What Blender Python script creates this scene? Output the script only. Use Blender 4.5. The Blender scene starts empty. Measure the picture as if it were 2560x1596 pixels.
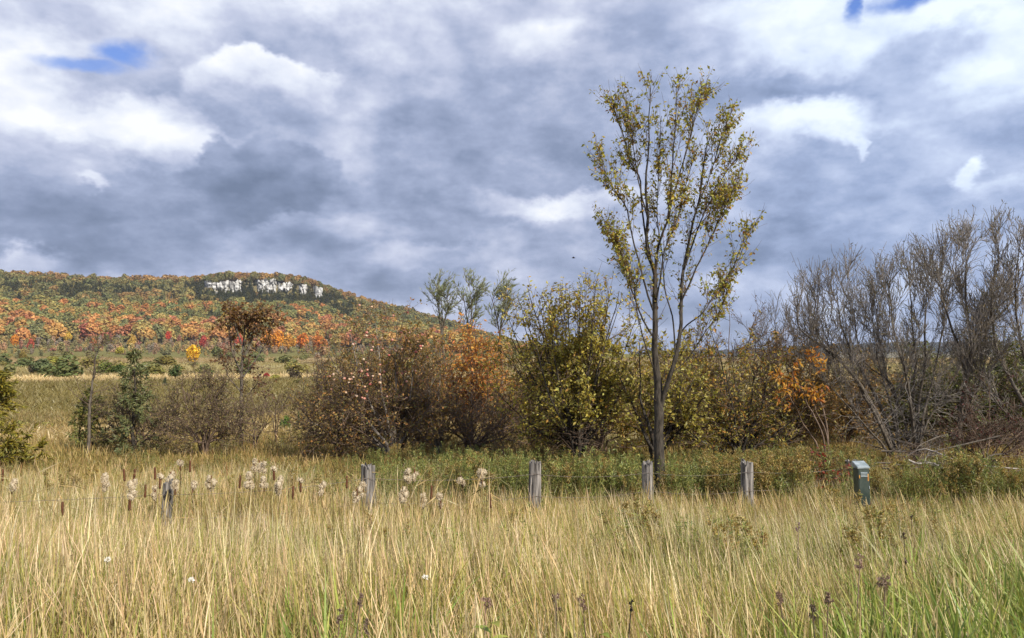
import bpy, math, random
import numpy as np

rng = np.random.default_rng(7)
random.seed(7)
SC = bpy.context.scene
COL = SC.collection
PI = math.pi

# ------------------------------------------------------------------ camera
F = 1849.0          # focal length in pixels of a 2560 px wide picture
EYE = 2.5           # the eye above the field; the road shoulder is higher than the field
PITCH = math.atan(102 / F)
cam_data = bpy.data.cameras.new('camera')
cam_data.sensor_width = 36.0
cam_data.lens = 36.0 * F / 2560.0
cam_data.clip_start = 0.05
cam_data.clip_end = 12000.0
cam = bpy.data.objects.new('camera', cam_data)
cam.location = (0, 0, EYE)
cam.rotation_euler = (PI / 2 + PITCH, 0, 0)
COL.objects.link(cam)
SC.camera = cam

# ------------------------------------------------------------------ light
SUN_AZ = math.radians(136)     # clockwise from the view direction (+Y)
SUN_EL = math.radians(36)
sun_data = bpy.data.lights.new('sun', 'SUN')
sun_data.energy = 4.9
sun_data.angle = math.radians(0.53)
sun_data.color = (1.0, 0.93, 0.82)
sun = bpy.data.objects.new('sun', sun_data)
sd = np.array([math.sin(SUN_AZ) * math.cos(SUN_EL), math.cos(SUN_AZ) * math.cos(SUN_EL), math.sin(SUN_EL)])
from mathutils import Vector
sun.rotation_euler = Vector((-sd[0], -sd[1], -sd[2])).to_track_quat('-Z', 'Y').to_euler()
COL.objects.link(sun)

SC.view_settings.view_transform = 'Standard'
SC.view_settings.look = 'None'
SC.view_settings.exposure = 0.35
SC.view_settings.gamma = 1.0
SC.view_settings.use_curve_mapping = False
SC.cycles.max_bounces = 6
SC.cycles.diffuse_bounces = 3
SC.cycles.glossy_bounces = 2
SC.cycles.transmission_bounces = 4
SC.cycles.use_denoising = True
SC.cycles.denoiser = 'OPENIMAGEDENOISE'
SC.cycles.denoising_input_passes = 'RGB_ALBEDO_NORMAL'
SC.cycles.denoising_prefilter = 'ACCURATE'
SC.cycles.sample_clamp_indirect = 4.0


def px_dir(px, py):
    """unit direction of a picture point (2560 x 1596 picture)"""
    x = (px - 1280) / F
    y = 1.0
    z = (798 - py) / F
    c, s = math.cos(PITCH), math.sin(PITCH)
    d = np.array([x, y * c - z * s, y * s + z * c])
    return d / np.linalg.norm(d)


def W(px, py, Y):
    """world point at depth Y seen at a picture point"""
    d = px_dir(px, py)
    return np.array([0, 0, EYE]) + d * (Y / d[1])


# ------------------------------------------------------------------ sky
class N:
    """tiny helper to write node trees"""
    def __init__(s, tree):
        s.t = tree; s.n = tree.nodes; s.l = tree.links

    def put(s, sock, v):
        if isinstance(v, (int, float)):
            sock.default_value = v
        elif isinstance(v, (tuple, list)):
            sock.default_value = v
        else:
            s.l.new(v, sock)

    def math(s, op, a, b=None, c=None, clamp=False):
        n = s.n.new('ShaderNodeMath'); n.operation = op; n.use_clamp = clamp
        s.put(n.inputs[0], a)
        if b is not None: s.put(n.inputs[1], b)
        if c is not None: s.put(n.inputs[2], c)
        return n.outputs[0]

    def vec(s, op, a, b=None, c=None):
        n = s.n.new('ShaderNodeVectorMath'); n.operation = op
        s.put(n.inputs[0], a)
        if b is not None: s.put(n.inputs[1], b)
        if c is not None: s.put(n.inputs[2], c)
        return n.outputs['Value'] if op in ('LENGTH', 'DOT_PRODUCT', 'DISTANCE') else n.outputs[0]

    def sep(s, v):
        n = s.n.new('ShaderNodeSeparateXYZ'); s.put(n.inputs[0], v); return n.outputs

    def comb(s, x, y, z):
        n = s.n.new('ShaderNodeCombineXYZ')
        s.put(n.inputs[0], x); s.put(n.inputs[1], y); s.put(n.inputs[2], z); return n.outputs[0]

    def maprange(s, v, a, b, c, d, smooth=False):
        n = s.n.new('ShaderNodeMapRange')
        n.interpolation_type = 'SMOOTHSTEP' if smooth else 'LINEAR'
        n.clamp = True
        s.put(n.inputs['Value'], v)
        n.inputs['From Min'].default_value = a; n.inputs['From Max'].default_value = b
        n.inputs['To Min'].default_value = c; n.inputs['To Max'].default_value = d
        return n.outputs[0]

    def noise(s, v, scale, detail=5, rough=0.5, dist=0.0, lac=2.0, dim='3D'):
        n = s.n.new('ShaderNodeTexNoise'); n.noise_dimensions = dim
        if v is not None: s.put(n.inputs['Vector'], v)
        n.inputs['Scale'].default_value = scale; n.inputs['Detail'].default_value = detail
        n.inputs['Roughness'].default_value = rough; n.inputs['Distortion'].default_value = dist
        n.inputs['Lacunarity'].default_value = lac
        return n.outputs

    def mixf(s, f, a, b):
        n = s.n.new('ShaderNodeMix'); n.data_type = 'FLOAT'
        s.put(n.inputs[0], f); s.put(n.inputs[2], a); s.put(n.inputs[3], b); return n.outputs[0]

    def mixc(s, f, a, b, mode='MIX'):
        n = s.n.new('ShaderNodeMix'); n.data_type = 'RGBA'; n.blend_type = mode
        s.put(n.inputs[0], f); s.put(n.inputs[6], a); s.put(n.inputs[7], b); return n.outputs[2]

    def ramp(s, v, stops, interp='LINEAR'):
        n = s.n.new('ShaderNodeValToRGB'); s.put(n.inputs[0], v)
        n.color_ramp.interpolation = interp
        el = n.color_ramp.elements
        while len(el) < len(stops): el.new(0.5)
        for e, (p, c) in zip(el, stops):
            e.position = p; e.color = (c[0], c[1], c[2], 1)
        return n.outputs[0]


def build_world():
    w = bpy.data.worlds.new('World')
    SC.world = w
    w.use_nodes = True
    w.cycles.sampling_method = 'MANUAL'
    w.cycles.sample_map_resolution = 512
    t = w.node_tree
    for n in list(t.nodes): t.nodes.remove(n)
    k = N(t)
    STR = 0.1
    sky = t.nodes.new('ShaderNodeTexSky')
    sky.sky_type = 'NISHITA'; sky.sun_disc = False
    sky.sun_elevation = SUN_EL; sky.sun_rotation = SUN_AZ
    sky.air_density = 1.0; sky.dust_density = 0.6; sky.ozone_density = 2.5
    tc = t.nodes.new('ShaderNodeTexCoord')
    d = tc.outputs['Generated']
    X, Y, Z = k.sep(d)
    az = k.math('ARCTAN2', X, Y)
    el = k.math('ARCSINE', Z)
    # cloud-sheet coordinates: the sheet recedes towards the horizon
    zz = k.math('ADD', k.math('ABSOLUTE', Z), 0.16)
    q = k.comb(k.math('DIVIDE', X, zz), k.math('DIVIDE', Y, zz), 0.0)
    P0 = k.comb(az, el, 0.0)
    # fractal warp: gives every bank the torn, lumpy outline of cloud
    wn = k.noise(k.vec('MULTIPLY', d, (1, 1, 1.5)), 11.0, 8, 0.56)[1]
    P = k.vec('MULTIPLY_ADD', k.vec('SUBTRACT', wn, (0.5, 0.5, 0.5)), (0.14, 0.10, 0.0), P0)
    fine = k.noise(k.vec('MULTIPLY', d, (1, 1, 1.7)), 17.0, 9, 0.58)[0]
    big = k.noise(q, 0.9, 6, 0.5, 0.3)[0]
    # base sheet: grey rolls
    B = k.math('MULTIPLY_ADD', k.math('SUBTRACT', big, 0.5), 0.75, 0.42)
    B = k.math('ADD', B, k.maprange(el, 0.0, 0.5, -0.05, 0.12))

    # long rolls stacked up towards the horizon
    rolls = k.noise(k.vec('MULTIPLY_ADD', k.vec('SUBTRACT', wn, (0.5, 0.5, 0.5)), (0.10, 0.05, 0.0), k.vec('MULTIPLY', P0, (2.6, 5.6, 0.0))), 2.6, 7, 0.55)[0]
    low = k.maprange(el, 0.02, 0.42, 1.0, 0.25, True)
    ROLL = k.math('MULTIPLY', k.math('SUBTRACT', rolls, 0.48), k.math('MULTIPLY', low, 1.05))

    def banks(B, lst):
        for (cx, cy, rx, ry, soft, bt, bb, op) in lst:
            soft = soft * .62 + .02
            dd = px_dir(cx, cy)
            a0 = math.atan2(dd[0], dd[1]); e0 = math.asin(dd[2])
            ix, iy = F / rx, F / ry
            v = k.vec('MULTIPLY_ADD', P, (ix, iy, 0), (-a0 * ix, -e0 * iy, 0))
            m = k.maprange(k.vec('LENGTH', v), 1 + soft, max(0.0, 1 - soft), 0, op, True)
            if bt == bb:
                b = bt
            else:
                vy = k.sep(v)[1]
                b = k.math('MULTIPLY_ADD', vy, (bt - bb) / 2, (bt + bb) / 2)
            B = k.mixf(m, B, b)
        return B

    B = banks(B, [
        # cx, cy, rx, ry, softness, top, bottom, opacity
        (200, 40, 520, 150, .6, .74, .46, .8), (480, 90, 180, 80, .7, .82, .68, .8),
        (900, 15, 220, 80, .7, .90, .78, .8), (960, 90, 160, 60, .8, .76, .68, .7),
        (720, 130, 190, 100, .8, .36, .34, .8), (1180, 90, 220, 120, .9, .52, .45, .7),
        (100, 250, 240, 140, .5, .95, .62, .85), (235, 300, 150, 60, .5, .98, .80, .85),
        (330, 225, 150, 80, .7, .46, .40, .8),
        (430, 345, 190, 75, .5, .98, .70, .9), (600, 350, 90, 40, .7, .75, .6, .7),
        (880, 300, 180, 110, .8, .62, .52, .7), (915, 325, 80, 60, .9, .82, .66, .7),
        (650, 245, 185, 95, .16, .92, .36, .9),
        (640, 300, 190, 55, .7, .44, .40, .75),
        (1150, 430, 280, 170, .9, .27, .22, .75),
        (655, 440, 175, 95, .16, .30, .14, .95), (640, 505, 170, 60, .8, .02, .02, .9),
        (120, 480, 380, 110, .8, .30, .20, .75), (100, 600, 330, 70, .8, .14, .14, .8),
        (210, 443, 42, 14, .9, .8, .7, .8), (120, 395, 110, 50, .9, .6, .45, .6),
        (800, 600, 260, 50, .35, .40, .20, .8), (420, 610, 240, 45, .4, .33, .18, .7),
        (40, 662, 100, 30, .7, .72, .60, .8), (1190, 505, 80, 42, .8, .50, .40, .7),
        (850, 670, 420, 40, .7, .36, .30, .7), (1120, 650, 170, 30, .7, .58, .48, .7),
        (1240, 715, 180, 40, .8, .55, .50, .6),
        # to the right of the tall tree
        (1420, 110, 140, 60, .7, .84, .6, .85), (1640, 90, 150, 100, .9, .40, .36, .8),
        (1500, 260, 260, 120, .9, .38, .30, .6),
        (1960, 190, 240, 110, .7, .30, .20, .85), (2090, 70, 300, 110, .7, .95, .64, .85),
        (2060, 130, 130, 60, .7, .9, .7, .7), (2480, 90, 200, 150, .7, .98, .76, .85),
        (2330, 155, 120, 60, .7, .46, .42, .85), (2490, 215, 110, 80, .6, .9, .7, .7),
        (2180, 430, 480, 160, .8, .48, .42, .8), (1950, 322, 150, 36, .8, .8, .62, .85),
        (2085, 290, 95, 32, .9, 1.0, .8, .8), (2140, 345, 14, 44, .8, .85, .7, .8),
        (2430, 422, 24, 24, .9, .9, .7, .8), (2490, 465, 80, 24, .9, .72, .6, .7),
        (1420, 515, 170, 38, .8, .85, .65, .85), (1870, 420, 70, 50, .9, .62, .55, .6),
        (1900, 640, 420, 70, .8, .20, .24, .75), (1800, 705, 260, 30, .8, .42, .36, .6),
        (2500, 560, 260, 60, .8, .52, .42, .6),
    ])
    B = k.math('ADD', B, ROLL)
    # relief: cloud that thickens away from the sun side is shaded
    dm = k.vec('MULTIPLY', d, (1, 1, 1.6))
    r1 = k.noise(dm, 7.5, 8, 0.55)[0]
    r2 = k.noise(k.vec('ADD', dm, (0.022, -0.012, 0.030)), 7.5, 8, 0.55)[0]
    B = k.math('MULTIPLY_ADD', k.math('SUBTRACT', r1, r2), 0.50, B)
    B = k.math('MULTIPLY_ADD', k.math('SUBTRACT', fine, 0.5), 0.52, B)
    B = k.math('MULTIPLY_ADD', k.math('SUBTRACT', B, 0.45), 1.18, 0.485)
    cloud = k.ramp(B, [(0.0, (.145, .192, .30)), (0.22, (.220, .275, .415)), (0.42, (.330, .388, .555)),
                       (0.62, (.51, .555, .71)), (0.80, (.70, .745, .855)), (1.0, (.88, .90, .935))])
    # where the air is clearer to the right the greys turn bluer
    blue = k.maprange(az, 0.05, 0.5, 0.0, 0.55, True)
    cloud = k.mixc(blue, cloud, k.mixc(1.0, cloud, (.86, 1.0, 1.13, 1), 'MULTIPLY'))
    cloud = k.vec('SCALE', cloud)
    cloud.node.inputs['Scale'].default_value = 0.90 / STR
    # gaps
    gap = None
    for (cx, cy, rx, ry, op) in [(215, 158, 72, 14, .8), (305, 138, 48, 22, .95), (2168, 8, 20, 30, 1.0), (2275, -8, 60, 18, 1.0)]:
        dd = px_dir(cx, cy)
        a0 = math.atan2(dd[0], dd[1]); e0 = math.asin(dd[2])
        ix, iy = F / rx, F / ry
        Pg = k.vec('MULTIPLY_ADD', k.vec('SUBTRACT', wn, (0.5, 0.5, 0.5)), (0.11, 0.05, 0.0), P0)
        v = k.vec('MULTIPLY_ADD', Pg, (ix, iy, 0), (-a0 * ix, -e0 * iy, 0))
        m = k.maprange(k.vec('LENGTH', v), 1.75, 0.35, 0, op, True)
        gap = m if gap is None else k.math('MAXIMUM', gap, m)
    # other gaps higher up, as a broken deck has
    hi = k.math('MULTIPLY', k.maprange(big, 0.60, 0.68, 0, 1, True), k.maprange(el, 0.5, 0.7, 0, 1, True))
    gap = k.math('MAXIMUM', gap, hi)
    bluesky = k.mixc(0.5, sky.outputs[0], (1.2, 2.6, 8.2, 1))
    col = k.mixc(gap, cloud, bluesky)
    bg = t.nodes.new('ShaderNodeBackground')
    bg.inputs['Strength'].default_value = STR
    t.links.new(col, bg.inputs['Color'])
    out = t.nodes.new('ShaderNodeOutputWorld')
    t.links.new(bg.outputs[0], out.inputs['Surface'])


build_world()

# ------------------------------------------------------------------ helpers
def tag(o, label=None, cat=None, group=None, kind=None):
    if label: o['label'] = label
    if cat: o['category'] = cat
    if group: o['group'] = group
    if kind: o['kind'] = kind
    return o


def make_mesh(name, verts, faces, col=None, smooth=False, mat=None):
    """faces: (n,3) or (n,4) array or a list of such arrays; col: colour per vertex"""
    me = bpy.data.meshes.new(name)
    fl = faces if isinstance(faces, list) else [faces]
    fl = [np.asarray(f, dtype=np.int32) for f in fl if len(f)]
    verts = np.asarray(verts, dtype=np.float32)
    me.vertices.add(len(verts))
    me.vertices.foreach_set('co', verts.ravel())
    loops = np.concatenate([f.ravel() for f in fl])
    sizes = np.concatenate([np.full(len(f), f.shape[1], dtype=np.int32) for f in fl])
    starts = np.concatenate([[0], np.cumsum(sizes)[:-1]]).astype(np.int32)
    me.loops.add(len(loops)); me.polygons.add(len(sizes))
    me.polygons.foreach_set('loop_start', starts)
    me.polygons.foreach_set('loop_total', sizes)
    me.polygons.foreach_set('vertices', loops) if False else None
    me.loops.foreach_set('vertex_index', loops)
    me.polygons.foreach_set('use_smooth', np.full(len(sizes), smooth))
    me.update(calc_edges=True)
    if col is not None:
        a = me.attributes.new('col', 'FLOAT_COLOR', 'POINT')
        c = np.ones((len(verts), 4), dtype=np.float32); c[:, :3] = col
        a.data.foreach_set('color', c.ravel())
    if mat: me.materials.append(mat)
    me.validate()
    return me


def link(name, me, parent=None, loc=None):
    o = bpy.data.objects.new(name, me)
    COL.objects.link(o)
    if parent is not None: o.parent = parent
    if loc is not None: o.location = [float(v) for v in loc]
    return o


def empty(name, loc, label, cat, group=None):
    o = bpy.data.objects.new(name, None)
    o.empty_display_size = 0.1
    o.location = [float(v) for v in loc]
    COL.objects.link(o)
    return tag(o, label, cat, group)


def norm(v):
    return v / np.maximum(np.linalg.norm(v, axis=-1, keepdims=True), 1e-9)


class Buf:
    """collects pieces of geometry (verts, tri and quad faces, colours)"""
    def __init__(s): s.v = []; s.t = []; s.q = []; s.c = []; s.n = 0
    def add(s, v, tri=None, quad=None, col=None):
        v = np.asarray(v, float).reshape(-1, 3)
        if tri is not None and len(tri): s.t.append(np.asarray(tri).reshape(-1, 3) + s.n)
        if quad is not None and len(quad): s.q.append(np.asarray(quad).reshape(-1, 4) + s.n)
        s.v.append(v)
        c = np.ones((len(v), 3)) * .5 if col is None else np.broadcast_to(np.asarray(col, float), (len(v), 3))
        s.c.append(c); s.n += len(v)
    def mesh(s, name, mat, smooth=False):
        f = []
        if s.t: f.append(np.concatenate(s.t))
        if s.q: f.append(np.concatenate(s.q))
        return make_mesh(name, np.concatenate(s.v), f, np.concatenate(s.c), smooth, mat)


def tubes(P, R, k=3, col=(.1, .08, .06)):
    """P (M,N,3) polylines, R (M,N) radii -> verts, quads"""
    P = np.asarray(P, float); R = np.asarray(R, float)
    M, n, _ = P.shape
    T = np.gradient(P, axis=1)
    T = norm(T)
    ref = np.zeros_like(T); ref[..., 0] = 0.31; ref[..., 1] = 0.95; ref[..., 2] = 0.05
    U = norm(np.cross(T, ref)); V = np.cross(T, U)
    a = np.arange(k) * 2 * PI / k
    ring = (U[:, :, None, :] * np.cos(a)[None, None, :, None] + V[:, :, None, :] * np.sin(a)[None, None, :, None])
    verts = P[:, :, None, :] + ring * R[:, :, None, None]
    idx = np.arange(M * n * k).reshape(M, n, k)
    a0 = idx[:, :-1, :]; b0 = idx[:, 1:, :]
    q = np.stack([a0, np.roll(a0, -1, 2), np.roll(b0, -1, 2), b0], -1).reshape(-1, 4)
    return verts.reshape(-1, 3), q


def interp_line(pts, n):
    """resample a polyline smoothly (Catmull-Rom) to n points"""
    pts = np.asarray(pts, float)
    m = len(pts)
    if m == 2:
        t = np.linspace(0, 1, n)[:, None]
        return pts[0] * (1 - t) + pts[1] * t
    ext = np.vstack([2 * pts[0] - pts[1], pts, 2 * pts[-1] - pts[-2]])
    u = np.linspace(0, m - 1 - 1e-6, n); i = u.astype(int); f = (u - i)[:, None]
    p0, p1, p2, p3 = ext[i], ext[i + 1], ext[i + 2], ext[i + 3]
    return 0.5 * ((2 * p1) + (-p0 + p2) * f + (2 * p0 - 5 * p1 + 4 * p2 - p3) * f ** 2 + (-p0 + 3 * p1 - 3 * p2 + p3) * f ** 3)


def branch(P, R, n, t0, t1, ang, angsd, L, N, wob, trop, rr, rmin=.002, taper=.3, lfall=.5):
    """children of the polylines P: n per parent (may be fractional)"""
    M, Np, _ = P.shape
    tot = int(round(M * n))
    idx = rng.integers(0, M, tot) if n < 1 else np.concatenate([np.repeat(np.arange(M), int(n)), rng.integers(0, M, max(0, tot - M * int(n)))])
    tot = len(idx)
    if tot == 0: return np.zeros((0, N, 3)), np.zeros((0, N))
    t = rng.uniform(t0, t1, tot)
    f = t * (Np - 1); i = np.minimum(f.astype(int), Np - 2); w = (f - i)
    pos = P[idx, i] * (1 - w)[:, None] + P[idx, i + 1] * w[:, None]
    tan = norm(P[idx, i + 1] - P[idx, i])
    rad = R[idx, i] * (1 - w) + R[idx, i + 1] * w
    perp = norm(np.cross(tan, rng.normal(size=(tot, 3))))
    a = np.radians(ang + angsd * rng.normal(size=tot))
    d = norm(np.cos(a)[:, None] * tan + np.sin(a)[:, None] * perp)
    ln = L * rng.uniform(.55, 1.25, tot) * (1 - lfall * t)
    out = np.zeros((tot, N, 3)); out[:, 0] = pos
    trop = np.asarray(trop, float)
    for s in range(1, N):
        d = norm(d + wob * rng.normal(size=(tot, 3)) + trop / (N - 1))
        out[:, s] = out[:, s - 1] + d * (ln / (N - 1))[:, None]
    r0 = np.maximum(np.minimum(rad * .8, rr * ln), rmin)
    return out, r0[:, None] * np.linspace(1, taper, N)[None, :]


def leaf_geo(pos, d, up, size, asp, fold=.25):
    """a folded leaf (4 corners, 2 triangles) at each pos"""
    n = len(pos)
    side = norm(np.cross(d, up)); nn = np.cross(side, d)
    size = np.broadcast_to(size, (n,))[:, None]
    asp = np.broadcast_to(asp, (n,))[:, None]
    v = np.stack([pos, pos + d * size * .45 + side * size * asp * .5 + nn * size * asp * fold,
                  pos + d * size, pos + d * size * .45 - side * size * asp * .5 + nn * size * asp * fold], 1)
    b = np.arange(n)[:, None] * 4
    tri = np.concatenate([b + np.array([[0, 1, 2]]), b + np.array([[0, 2, 3]])])
    return v.reshape(-1, 3), tri


def pick(palette, n):
    """random colours out of [(weight, colour), ...] with small variation"""
    w = np.array([p[0] for p in palette], float); w /= w.sum()
    c = np.array([p[1] for p in palette], float)[rng.choice(len(w), n, p=w)]
    return np.clip(c * rng.uniform(.78, 1.25, (n, 1)) * rng.uniform(.93, 1.07, (n, 3)), 0, .9)


def leaves_on(P, per, t0, size, asp, palette, droop=.3, spread=1.0, buf=None, outward=.6, szv=.35):
    M, Np, _ = P.shape
    tot = int(M * per)
    idx = rng.integers(0, M, tot)
    t = rng.uniform(t0, 1.0, tot)
    f = t * (Np - 1); i = np.minimum(f.astype(int), Np - 2); w = (f - i)[:, None]
    pos = P[idx, i] * (1 - w) + P[idx, i + 1] * w
    tan = norm(P[idx, i + 1] - P[idx, i])
    d = norm(tan * outward + spread * rng.normal(size=(tot, 3)) + np.array([0, 0, -droop]))
    up = norm(rng.normal(size=(tot, 3)) * .8 + np.array([0.3, -0.2, .9]))
    pos = pos + d * .01
    sz = size * rng.uniform(1 - szv, 1 + szv, tot)
    v, tri = leaf_geo(pos, d, up, sz, asp)
    c = np.repeat(pick(palette, tot), 4, 0)
    if buf is None: buf = Buf()
    buf.add(v, tri=tri, col=c)
    return buf


# ------------------------------------------------------------------ materials
def mat_new(name):
    m = bpy.data.materials.new(name)
    m.use_nodes = True
    for n in list(m.node_tree.nodes): m.node_tree.nodes.remove(n)
    k = N(m.node_tree)
    out = k.n.new('ShaderNodeOutputMaterial')
    return m, k, out


def attr(k, name, inst=False):
    n = k.n.new('ShaderNodeAttribute'); n.attribute_name = name
    n.attribute_type = 'INSTANCER' if inst else 'GEOMETRY'
    return n.outputs['Color']


def mat_leaf(name, trans=.35, gloss=.05, inst=False, rough=.45):
    m, k, out = mat_new(name)
    c = attr(k, 'col')
    if inst: c = k.mixc(1.0, c, attr(k, 'tint', True), 'MULTIPLY')
    df = k.n.new('ShaderNodeBsdfDiffuse'); k.put(df.inputs[0], c)
    tr = k.n.new('ShaderNodeBsdfTranslucent'); k.put(tr.inputs[0], k.mixc(1.0, c, (1.15, 1.05, .7, 1), 'MULTIPLY'))
    mx = k.n.new('ShaderNodeMixShader'); mx.inputs[0].default_value = trans
    k.l.new(df.outputs[0], mx.inputs[1]); k.l.new(tr.outputs[0], mx.inputs[2])
    if gloss > 0:
        g = k.n.new('ShaderNodeBsdfGlossy'); g.inputs['Roughness'].default_value = rough
        m2 = k.n.new('ShaderNodeMixShader'); m2.inputs[0].default_value = gloss
        k.l.new(mx.outputs[0], m2.inputs[1]); k.l.new(g.outputs[0], m2.inputs[2]); mx = m2
    k.l.new(mx.outputs[0], out.inputs[0])
    return m


def mat_noise(name, c1, c2, scale=8, stretch=(1, 1, 1), rough=.85, detail=6, bump=0.0, spec=.3, attr_mix=False, lo=.35, hi=.65):
    m, k, out = mat_new(name)
    tc = k.n.new('ShaderNodeTexCoord')
    v = k.vec('MULTIPLY', tc.outputs['Object'], stretch)
    nz = k.noise(v, scale, detail, .6)[0]
    c = k.ramp(nz, [(lo, c1), (hi, c2)])
    if attr_mix: c = k.mixc(1.0, c, attr(k, 'col'), 'MULTIPLY')
    b = k.n.new('ShaderNodeBsdfPrincipled')
    k.put(b.inputs['Base Color'], c); b.inputs['Roughness'].default_value = rough
    b.inputs['Specular IOR Level'].default_value = spec
    if bump:
        bp = k.n.new('ShaderNodeBump'); bp.inputs['Strength'].default_value = 1.0
        bp.inputs['Distance'].default_value = bump
        k.put(bp.inputs['Height'], nz); k.l.new(bp.outputs[0], b.inputs['Normal'])
    k.l.new(b.outputs[0], out.inputs[0])
    return m


M_LEAF = mat_leaf('leaf', .38, .03, rough=.55)
M_NEEDLE = mat_leaf('needles', .15, .03)
M_INST = mat_leaf('grass_blades', .30, .03, inst=True)
M_FOREST = mat_leaf('forest_leaves', .22, 0.0, inst=True)
M_FAR = mat_leaf('far_crown', .22, 0.0)
M_BARK = mat_noise('bark', (.018, .015, .012), (.085, .070, .053), 30, (1, 1, .22), .9, 6, .012)
M_TWIG = mat_noise('twig_bark', (.085, .056, .038), (.20, .140, .098), 20, (1, 1, .4), .8)
M_PALEBARK = mat_noise('pale_bark', (.085, .068, .054), (.30, .26, .215), 22, (1, 1, .35), .85, 5, .006)
M_WTWIG = mat_noise('willow_twig', (.125, .107, .092), (.32, .28, .24), 20, (1, 1, .4), .7)
M_WILLOW = mat_noise('willow_bark', (.050, .040, .031), (.16, .132, .10), 18, (1, 1, .3), .85, 5)
M_DEAD = mat_noise('dead_wood', (.12, .10, .085), (.40, .36, .32), 14, (1, 1, .4), .9, 5)


# ------------------------------------------------------------------ terrain
RIDGE_PX = [0, 200, 450, 600, 700, 760, 850, 900, 1000, 1100, 1200, 1320, 1500, 1700]
AZ_TAB = np.array([-3.2, -1.6, -1.2, -.8] + [math.atan((p - 1280) / F) for p in RIDGE_PX] + [1.2, 3.2])
RIDGE_PY = [668, 680, 682, 677, 680, 689, 716, 735, 760, 790, 818, 845, 872, 893]
def _hz(py, px, R=905.0, tree=11.0):
    return EYE + (900 - py) / F * R * math.cos(math.atan((px - 1280) / F)) - tree
H_TAB = np.array([40, 55, 72, 84] + [_hz(p, q) for p, q in zip(RIDGE_PY, RIDGE_PX)] + [0, 0]); H_TAB = np.maximum(H_TAB, 0)
PR = np.array([0, 120, 190, 330, 520, 600, 700, 800, 864, 871, 930, 1500, 2000])
PZ = np.array([0, 0, .6, 3.2, 7.5, 18, 37, 58, 71.5, 91.5, 97, 94, 80])


def vnoise(x, y, seed=0):
    """cheap smooth value noise"""
    def h(i, j):
        s = np.sin(i * 127.1 + j * 311.7 + seed * 74.7) * 43758.5453
        return s - np.floor(s)
    xi = np.floor(x); yi = np.floor(y); fx = x - xi; fy = y - yi
    fx = fx * fx * (3 - 2 * fx); fy = fy * fy * (3 - 2 * fy)
    return (h(xi, yi) * (1 - fx) + h(xi + 1, yi) * fx) * (1 - fy) + (h(xi, yi + 1) * (1 - fx) + h(xi + 1, yi + 1) * fx) * fy


def fbm(x, y, o=4, seed=0):
    s = 0; a = .5
    for i in range(o):
        s = s + a * vnoise(x * 2 ** i, y * 2 ** i, seed + i); a *= .5
    return s / (1 - .5 ** o)


def ground_z(x, y):
    x = np.asarray(x, float); y = np.asarray(y, float)
    r = np.hypot(x, y); az = np.arctan2(x, y)
    Hs = np.interp(az, AZ_TAB, H_TAB)
    rr = r + 26 * (fbm(az * 14, az * 0 + 3.3, 4, 5) - .5) * np.clip((r - 450) / 200, 0, 1)
    z = np.interp(rr, PR, PZ)
    soft = np.interp(rr, [0, 120, 190, 330, 520, 600, 700, 800, 930, 1500, 2000], [0, 0, .6, 3.2, 7.5, 18, 37, 60, 97, 94, 80])
    face = np.clip((az + .405) / .02, 0, 1) * np.clip((-.235 - az) / .03, 0, 1)     # only here does the rim break off as a rock face
    z = z * face + soft * (1 - face)
    scale = np.where(z > 7.5, Hs / 97.0, 1.0)
    zz = np.where(z > 7.5, np.minimum(7.5, Hs) + (z - 7.5) / 89.5 * np.maximum(Hs - 7.5, 0), np.minimum(z, np.maximum(Hs, .0) + 2.5))
    front = np.where(np.abs(az) < 1.7, 1.0, np.clip((2.4 - np.abs(az)) / .7, 0, 1))
    zz = zz * front
    # low far ridge to the right of the hill
    far = 44 * np.exp(-((r - 2500) / 260) ** 2) * np.exp(-((az - .55) / .35) ** 2)
    zz = zz + far
    # road bank near the camera
    bank = .88 * np.clip((9.0 - y) / 7.0, 0, 1); bank = bank * bank * (3 - 2 * bank / .88) / .88 if False else bank
    near = np.clip(1 - (r - 40) / 60, 0, 1)
    zz = zz + bank * np.clip(1 - (np.abs(x) - 60) / 40, 0, 1)
    zz = zz + (fbm(x * .35, y * .35, 3, 2) - .5) * .16 * np.clip((y - 9) / 4, .3, 1) * np.clip(1 - r / 900, 0, 1)
    zz = zz + (fbm(x * .03, y * .03, 3, 8) - .5) * 1.2 * np.clip((r - 60) / 120, 0, 1) * np.clip(1 - (r - 600) / 900, 0.0, 1)
    return zz


def field_color(x, y):
    """what grows where: bands of dry grass, sedge and scrub"""
    r = np.hypot(x, y)
    n = fbm(x * .045 + 4, y * .045, 4, 3); n2 = fbm(x * .4, y * .4, 3, 6)
    sedge = np.array([.20, .165, .065]); straw = np.array([.56, .45, .26]); olive = np.array([.16, .145, .055]); brown = np.array([.22, .155, .075])
    rn = r + 14 * (n - .5) * np.clip(r / 60, .2, 2.5)
    def band(a, b, s): return (np.clip((rn - a) / s, 0, 1) * np.clip((b - rn) / s, 0, 1))[..., None]
    c = olive * (1 - n2[..., None]) + brown * n2[..., None]
    c = c * np.ones(x.shape + (3,))
    def over(c, m, k): return c * (1 - m) + k * m
    c = over(c, band(21, 31, 3) * .75, straw)
    c = over(c, band(33, 86, 6), sedge * (.8 + .5 * n2[..., None]))
    c = over(c, band(88, 125, 10) * .9, straw * (.75 + .5 * n[..., None]))
    c = over(c, band(125, 230, 20), olive * 1.1 * (1 - .5 * n[..., None]) + straw * .35)
    c = over(c, band(225, 320, 15) * .9, brown * .7 + straw * .35)
    c = over(c, band(320, 700, 40), olive * 1.05)
    c = over(c, (r > 560)[..., None] * 1.0, np.array([.15, .125, .065]))
    return c


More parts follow.
